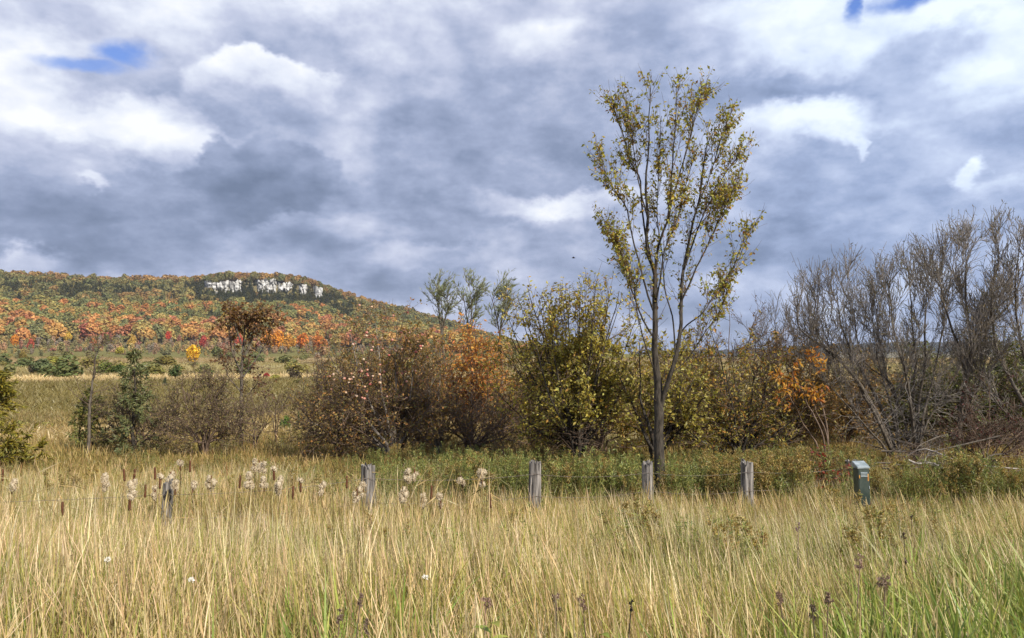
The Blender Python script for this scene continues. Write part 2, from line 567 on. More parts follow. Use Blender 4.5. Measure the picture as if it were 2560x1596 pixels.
def build_terrain():
    azi = np.concatenate([np.linspace(-PI, -.9, 26)[:-1], np.linspace(-.9, .9, 330), np.linspace(.9, PI, 26)[1:]])
    r = np.concatenate([[0.0], np.geomspace(.6, 60, 90), np.geomspace(60, 480, 80)[1:], np.linspace(480, 980, 120)[1:], np.geomspace(980, 7000, 40)[1:]])
    A, R = np.meshgrid(azi, r)
    x = R * np.sin(A); y = R * np.cos(A)
    z = ground_z(x, y)
    v = np.stack([x, y, z], -1).reshape(-1, 3)
    nr, na = R.shape
    i = np.arange(nr * na).reshape(nr, na)
    q = np.stack([i[:-1, :-1], i[1:, :-1], i[1:, 1:], i[:-1, 1:]], -1).reshape(-1, 4)[:, ::-1]
    col = field_color(x, y).reshape(-1, 3)
    m, k, out = mat_new('meadow_ground')
    tc = k.n.new('ShaderNodeTexCoord')
    n1 = k.noise(tc.outputs['Object'], 1.3, 9, .65)[0]
    n2 = k.noise(tc.outputs['Object'], 9.0, 5, .65)[0]
    f = k.math('MULTIPLY', k.maprange(n1, .3, .7, .55, 1.45), k.maprange(n2, .3, .7, .6, 1.4))
    c = k.vec('SCALE', attr(k, 'col')); k.put(c.node.inputs['Scale'], f)
    b = k.n.new('ShaderNodeBsdfDiffuse'); k.put(b.inputs[0], c); k.l.new(b.outputs[0], out.inputs[0])
    me = make_mesh('ground', v, q, col, True, m)
    o = link('ground', me); o['kind'] = 'structure'


build_terrain()


# ------------------------------------------------------------------ scattering (for what nobody could count)
def scatter(name, pts, rot, scl, idx, tint, sources, kind='stuff', parent=None):
    n = len(pts)
    me = bpy.data.meshes.new(name)
    me.vertices.add(n)
    me.vertices.foreach_set('co', np.asarray(pts, np.float32).ravel())
    a = me.attributes.new('rot', 'FLOAT_VECTOR', 'POINT'); a.data.foreach_set('vector', np.asarray(rot, np.float32).ravel())
    a = me.attributes.new('scl', 'FLOAT_VECTOR', 'POINT'); a.data.foreach_set('vector', np.asarray(scl, np.float32).ravel())
    a = me.attributes.new('idx', 'INT', 'POINT'); a.data.foreach_set('value', np.asarray(idx, np.int32))
    t = np.ones((n, 4), np.float32); t[:, :3] = tint
    a = me.attributes.new('tint', 'FLOAT_COLOR', 'POINT'); a.data.foreach_set('color', t.ravel())
    me.update()
    o = link(name, me)
    o['kind'] = kind
    coll = bpy.data.collections.new(name + '_sources')
    for j, s in enumerate(sources):
        so = bpy.data.objects.new('%s_source_%03d' % (name, j), s); coll.objects.link(so)
    ng = bpy.data.node_groups.new(name + '_scatter', 'GeometryNodeTree')
    ng.interface.new_socket('Geometry', in_out='INPUT', socket_type='NodeSocketGeometry')
    ng.interface.new_socket('Geometry', in_out='OUTPUT', socket_type='NodeSocketGeometry')
    nd = ng.nodes; L = ng.links
    gi = nd.new('NodeGroupInput'); go = nd.new('NodeGroupOutput')
    ip = nd.new('GeometryNodeInstanceOnPoints')
    ci = nd.new('GeometryNodeCollectionInfo')
    ci.inputs['Collection'].default_value = coll
    ci.inputs['Separate Children'].default_value = True; ci.inputs['Reset Children'].default_value = True
    def na(nm, ty):
        x = nd.new('GeometryNodeInputNamedAttribute'); x.data_type = ty; x.inputs['Name'].default_value = nm
        return x.outputs['Attribute']
    L.new(gi.outputs[0], ip.inputs['Points']); L.new(ci.outputs[0], ip.inputs['Instance'])
    ip.inputs['Pick Instance'].default_value = True
    L.new(na('idx', 'INT'), ip.inputs['Instance Index'])
    e2r = nd.new('FunctionNodeEulerToRotation'); L.new(na('rot', 'FLOAT_VECTOR'), e2r.inputs[0])
    L.new(e2r.outputs[0], ip.inputs['Rotation'])
    L.new(na('scl', 'FLOAT_VECTOR'), ip.inputs['Scale'])
    L.new(ip.outputs[0], go.inputs[0])
    md = o.modifiers.new('scatter', 'NODES'); md.node_group = ng
    return o


# ------------------------------------------------------------------ far trees: crown and trunk meshes
def crown_round(nl, lobes=6, rx=.5, rz=.5, zc=.62, size=.13, mat=None, seed=0, dens=1.0, up=0.0):
    """unit-height broad-leaved crown made of leaf clumps spread through several lobes"""
    g = np.random.default_rng(seed)
    c = g.normal(size=(lobes, 3)); c = c / np.linalg.norm(c, axis=1, keepdims=True) * g.uniform(.25, .75, (lobes, 1))
    c = c * np.array([rx, rx, rz * .8]) + np.array([0, 0, zc])
    rad = g.uniform(.38, .62, lobes)
    li = g.integers(0, lobes, nl)
    d = g.normal(size=(nl, 3)); d /= np.linalg.norm(d, axis=1, keepdims=True)
    rr = g.uniform(.55, 1.0, (nl, 1)) ** .5
    p = c[li] + d * rr * (rad[li][:, None] * np.array([rx, rx, rz]))
    p[:, 2] = np.clip(p[:, 2], .16, 1.02)
    nrm = norm(d + .7 * g.normal(size=(nl, 3)) + np.array([0, 0, .35]))
    u = norm(np.cross(nrm, g.normal(size=(nl, 3)))); v = np.cross(nrm, u)
    s = size * g.uniform(.6, 1.35, (nl, 1))
    k = g.uniform(.55, 1.0, (nl, 4, 1))
    cs = [(-1, -1), (1, -1), (1, 1), (-1, 1)]
    q = np.stack([p + (u * a + v * b) * s * k[:, j] * .5 for j, (a, b) in enumerate(cs)], 1)
    col = np.repeat(g.uniform(.72, 1.28, (nl, 1)) * g.uniform(.93, 1.07, (nl, 3)), 4, 0)
    b = Buf(); b.add(q.reshape(-1, 3), quad=np.arange(nl * 4).reshape(-1, 4), col=col)
    return b


def crown_cone(nl, seed=0, rbase=.2, size=.1, top=1.0, low=.1):
    g = np.random.default_rng(seed)
    t = g.uniform(0, 1, nl) ** .7
    z = low + (top - low) * (1 - t)
    tier = .75 + .25 * np.cos(z * 60)
    r = rbase * t * tier * g.uniform(.45, 1.05, nl) + .006
    a = g.uniform(0, 2 * PI, nl)
    p = np.stack([r * np.cos(a), r * np.sin(a), z], 1)
    d = np.stack([np.cos(a), np.sin(a), -.45 + .3 * g.normal(size=nl)], 1); d = norm(d)
    sd_ = norm(np.cross(d, np.array([0, 0, 1.0])) + .25 * g.normal(size=(nl, 3)))
    s = size * g.uniform(.6, 1.3, (nl, 1)) * (.4 + .6 * t[:, None])
    q = np.stack([p - d * s * .4 - sd_ * s * .25, p - d * s * .4 + sd_ * s * .25, p + d * s * .7 + sd_ * s * .3, p + d * s * .8 - sd_ * s * .2], 1)
    col = np.repeat(g.uniform(.7, 1.3, (nl, 1)) * np.ones((1, 3)), 4, 0)
    b = Buf(); b.add(q.reshape(-1, 3), quad=np.arange(nl * 4).reshape(-1, 4), col=col)
    return b


def trunk_buf(h=.55, r=.018, seed=0, col=(.55, .5, .45), lean=.03):
    g = np.random.default_rng(seed)
    P = np.stack([np.linspace(0, lean * g.normal(), 5), np.linspace(0, lean * g.normal(), 5), np.linspace(-.03, h, 5)], 1)
    b = Buf(); v, q = tubes(P[None], np.linspace(r, r * .4, 5)[None], 5); b.add(v, quad=q, col=col)
    for j in range(4):
        s = P[2 + j % 2]; a = g.uniform(0, 2 * PI)
        e = s + np.array([math.cos(a) * .18, math.sin(a) * .18, .22])
        v, q = tubes(np.stack([s, (s + e) / 2 + [0, 0, -.02], e])[None], np.array([[r * .5, r * .35, r * .15]]), 3)
        b.add(v, quad=q, col=col)
    return b


def merged(bufs, name, mat):
    b = Buf()
    for x in bufs:
        v = np.concatenate(x.v); b.add(v, np.concatenate(x.t) if x.t else None, np.concatenate(x.q) if x.q else None, np.concatenate(x.c))
    return b.mesh(name, mat)


def build_forest():
    src = []
    for s in range(5):      # 0-4 round crowns
        src.append(merged([crown_round(520, 6 + s % 3, .42 + .05 * (s % 2), .42, .56, .115, seed=s), trunk_buf(.5, .016, s, (.5, .42, .36))], 'round_crown', M_FOREST))
    for s in range(3):      # 5-7 tall narrow crowns
        src.append(merged([crown_round(300, 6, .24, .46, .55, .09, seed=20 + s), trunk_buf(.5, .014, s + 9, (.6, .52, .46))], 'narrow_crown', M_FOREST))
    for s in range(3):      # 8-10 conifers
        src.append(merged([crown_cone(420, 40 + s, .19 + .03 * s, .11)], 'cone_crown', M_FOREST))
    for s in range(2):      # 11-12 low bushes
        src.append(merged([crown_round(160, 7, .75, .5, .45, .22, seed=60 + s)], 'low_bush', M_FOREST))
    # candidate sites over the slope and plateau
    n = 22500
    u = rng.uniform(-1150, 1560, n)                     # spread over bearings
    az = np.arctan((u - 1280) / F)
    r = 500 + (1010 - 500) * rng.uniform(0, 1, n) ** .85
    r[14000:18000] = rng.uniform(846, 900, 4000)         # the steep upper slope holds a close stand
    r[18000:] = rng.uniform(300, 530, 4500)              # young wood spreading into the fields
    x = r * np.sin(az); y = r * np.cos(az)
    z = ground_z(x, y)
    Hs = np.interp(az, AZ_TAB, H_TAB)
    s = z / np.maximum(Hs, 8)                           # fraction up the slope
    nz = fbm(x * .012, y * .012, 4, 31); n2 = fbm(x * .03, y * .03, 3, 37); n3 = rng.uniform(0, 1, n)
    sv = s + (nz - .5) * .34
    orange = [(3, (.50, .23, .075)), (2.2, (.50, .29, .085)), (.7, (.46, .18, .09)), (.12, (.40, .11, .08)), (3.2, (.42, .32, .10)), (3.6, (.26, .23, .08)), (2.2, (.18, .19, .075))]
    dusty = [(2.4, (.42, .25, .14)), (2.2, (.34, .22, .14)), (2.2, (.29, .24, .19)), (.1, (.36, .15, .105)), (2.6, (.42, .31, .12)), (3.6, (.25, .22, .095)), (2.2, (.18, .18, .085))]
    green = [(3, (.15, .17, .06)), (3, (.22, .215, .066)), (2.4, (.32, .27, .075)), (1.1, (.40, .25, .07)), (.5, (.46, .19, .06))]
    olive = [(3, (.18, .17, .058)), (2, (.24, .20, .062)), (1.2, (.12, .135, .05)), (1, (.33, .20, .065))]
    rust = [(3, (.36, .20, .070)), (2, (.31, .18, .068)), (1.6, (.19, .17, .062)), (1, (.41, .25, .075))]
    conif = [(3, (.068, .078, .036)), (2, (.090, .094, .040)), (1, (.125, .115, .046))]
    tint = np.zeros((n, 3)); idx = np.zeros(n, int); h = np.zeros(n); wd = np.ones(n)
    wide = (u > 480) & (u < 900)
    zone = np.full(n, 2)
    zone[sv < .36] = 1
    zone[s < .15 + .08 * (n2 - .5)] = 0
    zone[(s > .56 + .10 * (n2 - .5))] = 3
    con = (s > .52 + .34 * (n2 - .5) + .10 * (n3 - .5)) & (u > 470 + 60 * (nz - .5)) & (u < 880 + 120 * (n2 - .5)) & (s < .93) & (n3 < .93)
    con |= (s > .66 + .30 * (nz - .5)) & (s < .91 + .05 * (n2 - .5)) & (n3 < .74) & (u < 900)
    con |= (s > .30) & (n2 > .70) & (n3 < .5)
    con |= (u > 900) & (s > .80) & (n3 < .4)
    zone[(s >= .945) ] = 5
    zone[con & (s < .94)] = 4
    for zi, pal in enumerate([dusty, orange, green, olive, conif, rust]):
        mk = zone == zi
        # neighbours tend to be alike: the colours come in drifts
        w = np.array([p[0] for p in pal], float); cdf = np.cumsum(w / w.sum())
        nn_ = fbm(x[mk] * .022 + 40, y[mk] * .022, 3, 90 + zi); rank = np.argsort(np.argsort(nn_)) / max(1, mk.sum())
        order = np.argsort([c[0] - .8 * c[1] for _, c in pal])
        cdf = np.cumsum(w[order] / w.sum())
        q = np.clip(rank + rng.normal(0, .25, mk.sum()), 0, .999); q = np.where(rng.uniform(size=mk.sum()) < .55, rng.uniform(size=mk.sum()), q)
        sel = order[np.minimum(np.searchsorted(cdf, q), len(pal) - 1)]
        tint[mk] = np.array([c for _, c in pal])[sel] * rng.uniform(.8, 1.22, (mk.sum(), 1))
    big = n3
    for zi in range(6):
        mk = zone == zi; c = mk.sum()
        if zi == 0: idx[mk] = np.where(rng.uniform(size=c) < .72, rng.integers(5, 8, c), rng.integers(11, 13, c)); h[mk] = rng.uniform(3.5, 8, c); wd[mk] = rng.uniform(.8, 1.15, c)
        elif zi == 4: idx[mk] = rng.integers(8, 11, c); h[mk] = rng.uniform(8, 13.5, c) * np.where(s[mk] > .88, .62, 1.0); wd[mk] = rng.uniform(.9, 1.5, c)
        else:
            idx[mk] = np.where(rng.uniform(size=c) < .8, rng.integers(0, 5, c), rng.integers(5, 8, c)); h[mk] = rng.uniform(6.0, 14.5, c); wd[mk] = rng.uniform(.75, 1.25, c)
    h = np.where((idx >= 11), h * .45, h)
    h = np.where(zone == 5, rng.uniform(8.5, 13.5, n), h)
    tint = tint * .88 + np.array([.19, .16, .095]) * .26 * (zone != 4)[:, None] + tint * .12 * (zone == 4)[:, None]
    # fewer trees low down, where the meadow frays into young wood; none on the rock face
    keep = np.ones(n, bool)
    keep &= ~((s < .13) & (n3 > .50 + 2.5 * s))
    keep &= ~((r < 520) & (n2 * n3 > .02 + .22 * (np.maximum(r - 300, 0) / 230) ** 2.2))
    h = np.where(r < 520, h * rng.uniform(.45, 1.0, n), h)
    keep &= (Hs > 4)
    keep &= ~((s > .765) & (s < .915) & wide & np.array([in_cliff(a) for a in u]))
    slope_top = (r > 960) & (n3 > .5)
    keep &= ~slope_top
    h = np.where(Hs < 40, h * np.clip(Hs / 40, .5, 1), h)
    pts = np.stack([x, y, z - .3], 1)
    rot = np.zeros((n, 3)); rot[:, 2] = rng.uniform(0, 2 * PI, n)
    scl = np.stack([h * wd, h * wd, h], 1)
    k = keep
    front = k & (r < 2000)
    o = scatter('hillside_forest', pts[k], rot[k], scl[k], idx[k], tint[k], src)
    tag(o, 'autumn forest covering the escarpment slope in orange, green and rust', 'forest')
    # the far ridge to the right: cloud shadow is put into its dark tints
    n = 900
    az = rng.uniform(.16, .95, n); r = rng.uniform(2250, 2560, n)
    x = r * np.sin(az); y = r * np.cos(az); z = ground_z(x, y)
    hh = rng.uniform(12, 20, n)
    rot = np.zeros((n, 3)); rot[:, 2] = rng.uniform(0, 6.28, n)
    tn = pick([(1, (.045, .055, .045)), (1, (.06, .06, .045))], n)
    o = scatter('far_ridge_forest', np.stack([x, y, z - 2], 1), rot, np.stack([hh * 1.6, hh * 1.6, hh], 1), rng.integers(0, 5, n), tn, src[:5])
    tag(o, 'dark blue green wood on the far ridge behind the bare willows', 'forest')


CLIFFS = [  # px from, px to, py top, py bottom
    (508, 606, 702, 742), (636, 692, 698, 735), (690, 732, 706, 722), (742, 770, 708, 738), (780, 805, 714, 748)]
def in_cliff(px):
    return any(a + 1 < px < b - 1 for a, b, _, _ in CLIFFS)


def build_cliffs():
    m = mat_noise('limestone', (.11, .105, .095), (.56, .545, .51), .18, (1, 1, .9), .95, 9, .6, attr_mix=False, lo=.33, hi=.56)
    for j, (a, b, pt, pb) in enumerate(CLIFFS):
        nu = max(10, int((b - a) * 1.1)); nv = 22
        u = np.linspace(a, b, nu); t = np.linspace(0, 1, nv)
        az = np.arctan((u - 1280) / F)
        R0 = 866.0
        AZ, T = np.meshgrid(az, t)
        zb = EYE + (900 - pb) / F * R0 * np.cos(AZ) - 3; zt = EYE + (900 - pt) / F * R0 * np.cos(AZ)
        top = zt + 7 * (fbm(AZ * 300, AZ * 0 + j, 4, 12) - .5)
        bot = zb + 13 * (fbm(AZ * 220, AZ * 0 + j + 7, 4, 14) - .4)
        Z = bot + (top - bot) * T
        fis = fbm(AZ * 330, Z * .10 + j, 5, 21); led = fbm(AZ * 90, Z * .33, 3, 23)
        crack = np.abs(fbm(AZ * 190, Z * .12 + 9, 4, 25) - .5)
        R = R0 - 5 * (fis - .5) - 5 * (led - .5) + 8 * np.clip(.07 - crack, 0, 1) / .07 * .5 + 3 * T
        end = np.minimum(AZ - az[0], az[-1] - AZ) * R0
        R = R + 9 * np.clip(1 - end / 5, 0, 1) ** 2
        front = np.stack([R * np.sin(AZ), R * np.cos(AZ), Z], -1)
        # a top ledge running back into the hill gives the face its thickness
        bk = np.stack([(R[-1] + 22) * np.sin(az), (R[-1] + 22) * np.cos(az), Z[-1] + .6], -1)[None]
        lo = np.stack([(R[0] + 22) * np.sin(az), (R[0] + 22) * np.cos(az), Z[0]], -1)[None]
        v = np.concatenate([lo, front, bk]).reshape(-1, 3)
        nr = nv + 2
        i = np.arange(nr * nu).reshape(nr, nu)
        q = np.stack([i[:-1, :-1], i[:-1, 1:], i[1:, 1:], i[1:, :-1]], -1).reshape(-1, 4)
        me = make_mesh('cliff', v, q, None, False, m)
        o = link('cliff', me); o['kind'] = 'structure'
        tag(o, ['broad white limestone cliff face, leftmost and largest', 'white cliff face with grey fissures, second from the left',
                'low pale ledge of rock linking two cliff faces', 'small white buttress with a dark cleft on its left',
                'rightmost white buttress tapering downward into conifers'][j], 'cliff', 'limestone cliffs below the hilltop')


build_cliffs()
build_forest()

# ------------------------------------------------------------------ middle-distance trees
def stems_from(paths, Y, base, r0, r1, n=14, jit=.25, py_scale=None):
    """paths in picture points at depth Y (list of lists) -> (M,n,3) local polylines; depth wanders so the crown is round"""
    out = []; R = []
    for path, ra, rb in zip(paths, r0, r1):
        pts = np.array([W(px, py, Y) for px, py in path])
        m = len(pts)
        w = np.cumsum(rng.normal(size=m)) * jit
        w -= w[0]
        pts[:, 1] += w
        # keep the same bearing while the depth changes
        sc = pts[:, 1] / Y
        pts[:, 0] *= sc; pts[:, 2] = EYE + (pts[:, 2] - EYE) * sc
        out.append(interp_line(pts, n) - base); R.append(np.linspace(ra, rb, n))
    return np.array(out), np.array(R)


def cat_geo(buf, P, R, k, col=(.5, .5, .5)):
    if len(P) == 0: return
    v, q = tubes(P, R, k); buf.add(v, quad=q, col=col)


def finish_tree(root, limb_list, twig_sets, leaves, limb_mat, twig_mat, leaf_mat, limb_name='limb', trunk_first=True, twig_k=3):
    """limb_list: list of (P (n,3), R (n)) each becoming one part"""
    for j, (P, R) in enumerate(limb_list):
        b = Buf(); cat_geo(b, P[None], R[None], 8 if (j == 0 and trunk_first) else 6)
        nm = 'trunk' if (j == 0 and trunk_first) else limb_name
        link(nm, b.mesh(nm, limb_mat, True), root)
    if twig_sets:
        b = Buf()
        for P, R in twig_sets: cat_geo(b, P, R, twig_k)
        if b.n:
            o = link('twigs', b.mesh('twigs', twig_mat, True), root); o['kind'] = 'stuff'
    if leaves is not None and leaves.n:
        o = link('leaves', leaves.mesh('leaves', leaf_mat), root); o['kind'] = 'stuff'


G_OLIVE = (.105, .115, .020); G_YEL = (.30, .25, .035); G_YELGRN = (.19, .19, .030); OCHRE = (.34, .19, .035); BROWN = (.14, .065, .024)
DKGREEN = (.045, .065, .016)


def tall_tree():
    Y = 12.0
    base = W(1648, 1180, Y); base[2] = float(ground_z(base[0], base[1])) - .05
    root = empty('tall_tree', base, 'tall slender vase shaped tree with thinning olive gold leaves, standing behind a fence post', 'tree')
    b0 = (base[0] / Y * F + 1280, 0)
    main = [(1650, 1300), (1648, 1180), (1645, 1060), (1647, 1010), (1642, 934), (1637, 850), (1637, 787), (1639, 724), (1634, 680), (1622, 636), (1616, 557), (1618, 497), (1614, 418), (1620, 338), (1622, 239), (1628, 160)]
    rad_main = [.094, .088, .075, .078, .058, .047, .042, .039, .035, .029, .025, .021, .016, .012, .008, .004]
    L = [
        ([(1649, 1020), (1658, 980), (1668, 943), (1685, 892), (1698, 829), (1706, 766), (1714, 682), (1725, 636), (1741, 557), (1757, 497), (1769, 418), (1781, 338), (1800, 300)], .09, .006),
        ([(1638, 700), (1646, 636), (1658, 584), (1674, 537), (1680, 457), (1684, 378), (1690, 259), (1696, 166)], .052, .004),
        ([(1694, 862), (1719, 817), (1761, 787), (1794, 749), (1832, 703), (1862, 665), (1880, 620), (1912, 584)], .028, .004),
        ([(1706, 766), (1735, 710), (1770, 640), (1805, 570), (1840, 500), (1870, 440)], .036, .004),
        ([(1714, 690), (1745, 610), (1775, 540), (1808, 470), (1840, 410), (1866, 372)], .034, .004),
        ([(1637, 850), (1605, 800), (1580, 745), (1558, 695), (1520, 610), (1492, 566)], .036, .004),
        ([(1637, 787), (1605, 690), (1580, 600), (1559, 517), (1531, 477), (1500, 420), (1479, 378)], .036, .004),
        ([(1624, 640), (1604, 560), (1594, 434), (1570, 386), (1551, 318), (1530, 255), (1513, 212)], .036, .004),
        ([(1617, 560), (1602, 480), (1590, 400), (1580, 310), (1568, 205)], .028, .004),
        ([(1674, 537), (1700, 450), (1735, 350), (1758, 260), (1778, 196)], .028, .004),
        ([(1741, 557), (1775, 470), (1805, 390), (1826, 320), (1838, 280)], .024, .004),
        ([(1641, 934), (1610, 860), (1588, 780), (1574, 700), (1545, 640), (1530, 600)], .026, .004),
        ([(1668, 943), (1720, 900), (1775, 830), (1826, 765), (1850, 722)], .022, .003),
        ([(1640, 760), (1655, 690), (1668, 620), (1705, 540), (1725, 460), (1742, 390)], .030, .004),
        ([(1690, 880), (1690, 800), (1670, 720), (1665, 640), (1650, 560), (1648, 470), (1655, 360), (1660, 250)], .030, .004),
        ([(1712, 690), (1730, 600), (1760, 560), (1800, 520), (1850, 470)], .022, .004),
    ]
    paths = [main] + [l[0] for l in L]
    P, R = stems_from(paths, Y, base, [.09] + [l[1] * .46 for l in L], [.004] + [l[2] for l in L], 26, .13)
    # the trunk stands straight and carries its own measured girth
    pm = np.array([W(px, py, Y) for px, py in main]); P[0] = interp_line(pm, 26) - base
    P[:, :, 2] = np.where(P[:, :, 2] > 5.0, 5.0 + (P[:, :, 2] - 5.0) * .86, P[:, :, 2])
    R[0] = np.interp(np.linspace(0, 1, 26), np.linspace(0, 1, len(main)), rad_main)
    P[0, :, :2] += .012 * rng.normal(size=(26, 2))
    P[1:, :, :2] += np.cumsum(.006 * rng.normal(size=(len(P) - 1, 26, 2)), 1)
    pull = 1 - .12 * np.clip((P[1:, :, 2] - 2.0) / 1.5, 0, 1)
    P[1:, :, 0] *= pull
    up = (0, 0, .55)
    a, ra = branch(P, R, 24, .34, .97, 21, 7, .76, 7, .06, (0, 0, .8), .010, .0048, .35, .5)
    b, rb = branch(a, ra, 4, .15, .95, 34, 12, .40, 5, .10, up, .010, .0035, .5, .4)
    c, rc = branch(P, R, 8, .80, 1.0, 26, 8, .34, 5, .08, up, .012, .0035, .5, .3)
    d, rd = branch(P[:1], R[:1], 14, .10, .40, 62, 12, .5, 5, .12, (0, 0, .5), .012, .0035, .5, .2)
    pal_hi = [(3, (.25, .24, .045)), (2.8, (.42, .36, .06)), (1.2, (.44, .28, .05)), (.5, (.24, .12, .04)), (2.0, (.32, .33, .06))]
    lv = Buf()
    # leaves hang in uneven bunches: some twigs carry many, others none
    def some(X, frac):
        k = rng.uniform(size=len(X)) < frac; return X[k]
    zb = b[:, 0, 2]
    dens = fbm(b[:, 0, 0] * 1.1 + 3, b[:, 0, 2] * 1.1, 3, 41)
    bb = b[(dens > .42)]
    leaves_on(b, 3.6, .2, .060, .60, pal_hi, .9, .8, lv)
    leaves_on(some(a, .8), 4.4, .35, .064, .60, pal_hi, .9, .8, lv)
    leaves_on(c, 1.2, .1, .070, .58, pal_hi, .9, .8, lv)
    low = [(2, (.34, .25, .035)), (1.5, (.36, .19, .03)), (1, (.2, .17, .03))]
    leaves_on(a[(a[:, 0, 2] < 5.4)], 1.6, .3, .072, .6, low, .9, .8, lv)
    finish_tree(root, list(zip(P, R)), [(a, ra), (b, rb), (c, rc), (d, rd)], lv, M_BARK, M_TWIG, M_LEAF)


def shrub_tree(name, label, cat, base_px, Y, paths, r0, lvl, leafspec, bark, twig, group=None, n=16, jit=.22, rt=.006, stem_name='stem', zbase=None, trunk_first=False, wob=.020, dens=1.6, stretch=1.22, zs=1.0, tangle=0):
    """paths: stems in picture points; lvl: list of branch() argument dicts applied one on the other; leafspec: list of dicts for leaves_on"""
    base = W(base_px[0], base_px[1], Y)
    base[2] = float(ground_z(base[0], base[1])) - .05 if zbase is None else zbase
    root = empty(name, base, label, cat, group)
    # every stem starts at the root
    r0s = r0 if isinstance(r0, list) else [r0] * len(paths)
    P, R = stems_from(paths, Y, base, r0s, [rt] * len(paths), n, jit)
    low = W(base_px[0], base_px[1], Y) - base
    drop = np.clip(1 - np.arange(n) / 3.0, 0, 1)[None, :]
    st = P[:, 0, 2].copy()
    near_root = st < .9
    P[:, :, 2] -= np.where(near_root, st, 0)[:, None] * drop
    P += np.cumsum(wob * rng.normal(size=P.shape), 1) * np.linspace(.2, 1, n)[None, :, None]
    P[:, :, 2] = np.where(P[:, :, 2] > 1.5, 1.5 + (P[:, :, 2] - 1.5) * zs, P[:, :, 2])
    sets = []; cur = [(P, R)]
    if tangle:      # tangle of dead side shoots round the foot
        sets.append(branch(P, R, tangle, .04, .42, 62, 16, .95, 7, .16, (0, 0, -.1), .010, .006))
        sets.append(branch(*sets[-1], 3, .2, .95, 48, 16, .42, 5, .15, (0, 0, 0), .014, .005))
    for li, spec in enumerate(lvl):
        spec = dict(spec)
        if li < 2: spec['n'] *= dens; spec['L'] *= stretch
        src = cur[spec.pop('on', -1)]
        a, ra = branch(src[0], src[1], **spec)
        sets.append((a, ra)); cur.append((a, ra))
    lv = Buf()
    for ls in leafspec:
        on = ls.pop('on'); frac = ls.pop('frac', None); sel = ls.pop('sel', None)
        X = cur[on][0]
        if sel is not None:
            wp = X[:, 0] + base
            X = X[sel(wp)]
        if len(X): leaves_on(X, buf=lv, **ls)
    finish_tree(root, list(zip(P, R)), sets, lv, bark, twig, M_LEAF, stem_name, trunk_first)
    return root, P, R, cur, base


def B(n, t0, t1, ang, asd, L, N, wob, trop, rr=.012, rmin=.003, taper=.4, lfall=.4, on=-1):
    return dict(n=n, t0=t0, t1=t1, ang=ang, angsd=asd, L=L, N=N, wob=wob, trop=trop, rr=rr, rmin=rmin, taper=taper, lfall=lfall, on=on)


def fan(bx, by, tips, bend=.5):
    """stems from one base to several tips, first rising then leaning outwards"""
    out = []
    for (tx, ty) in tips:
        mx = bx + (tx - bx) * .58 + rng.normal() * 6; my = by + (ty - by) * .52
        qx = bx + (tx - bx) * .22; qy = by + (ty - by) * .2
        out.append([(bx + rng.normal() * 4, by), (qx, qy), (mx, my), (tx, ty)])
    return out


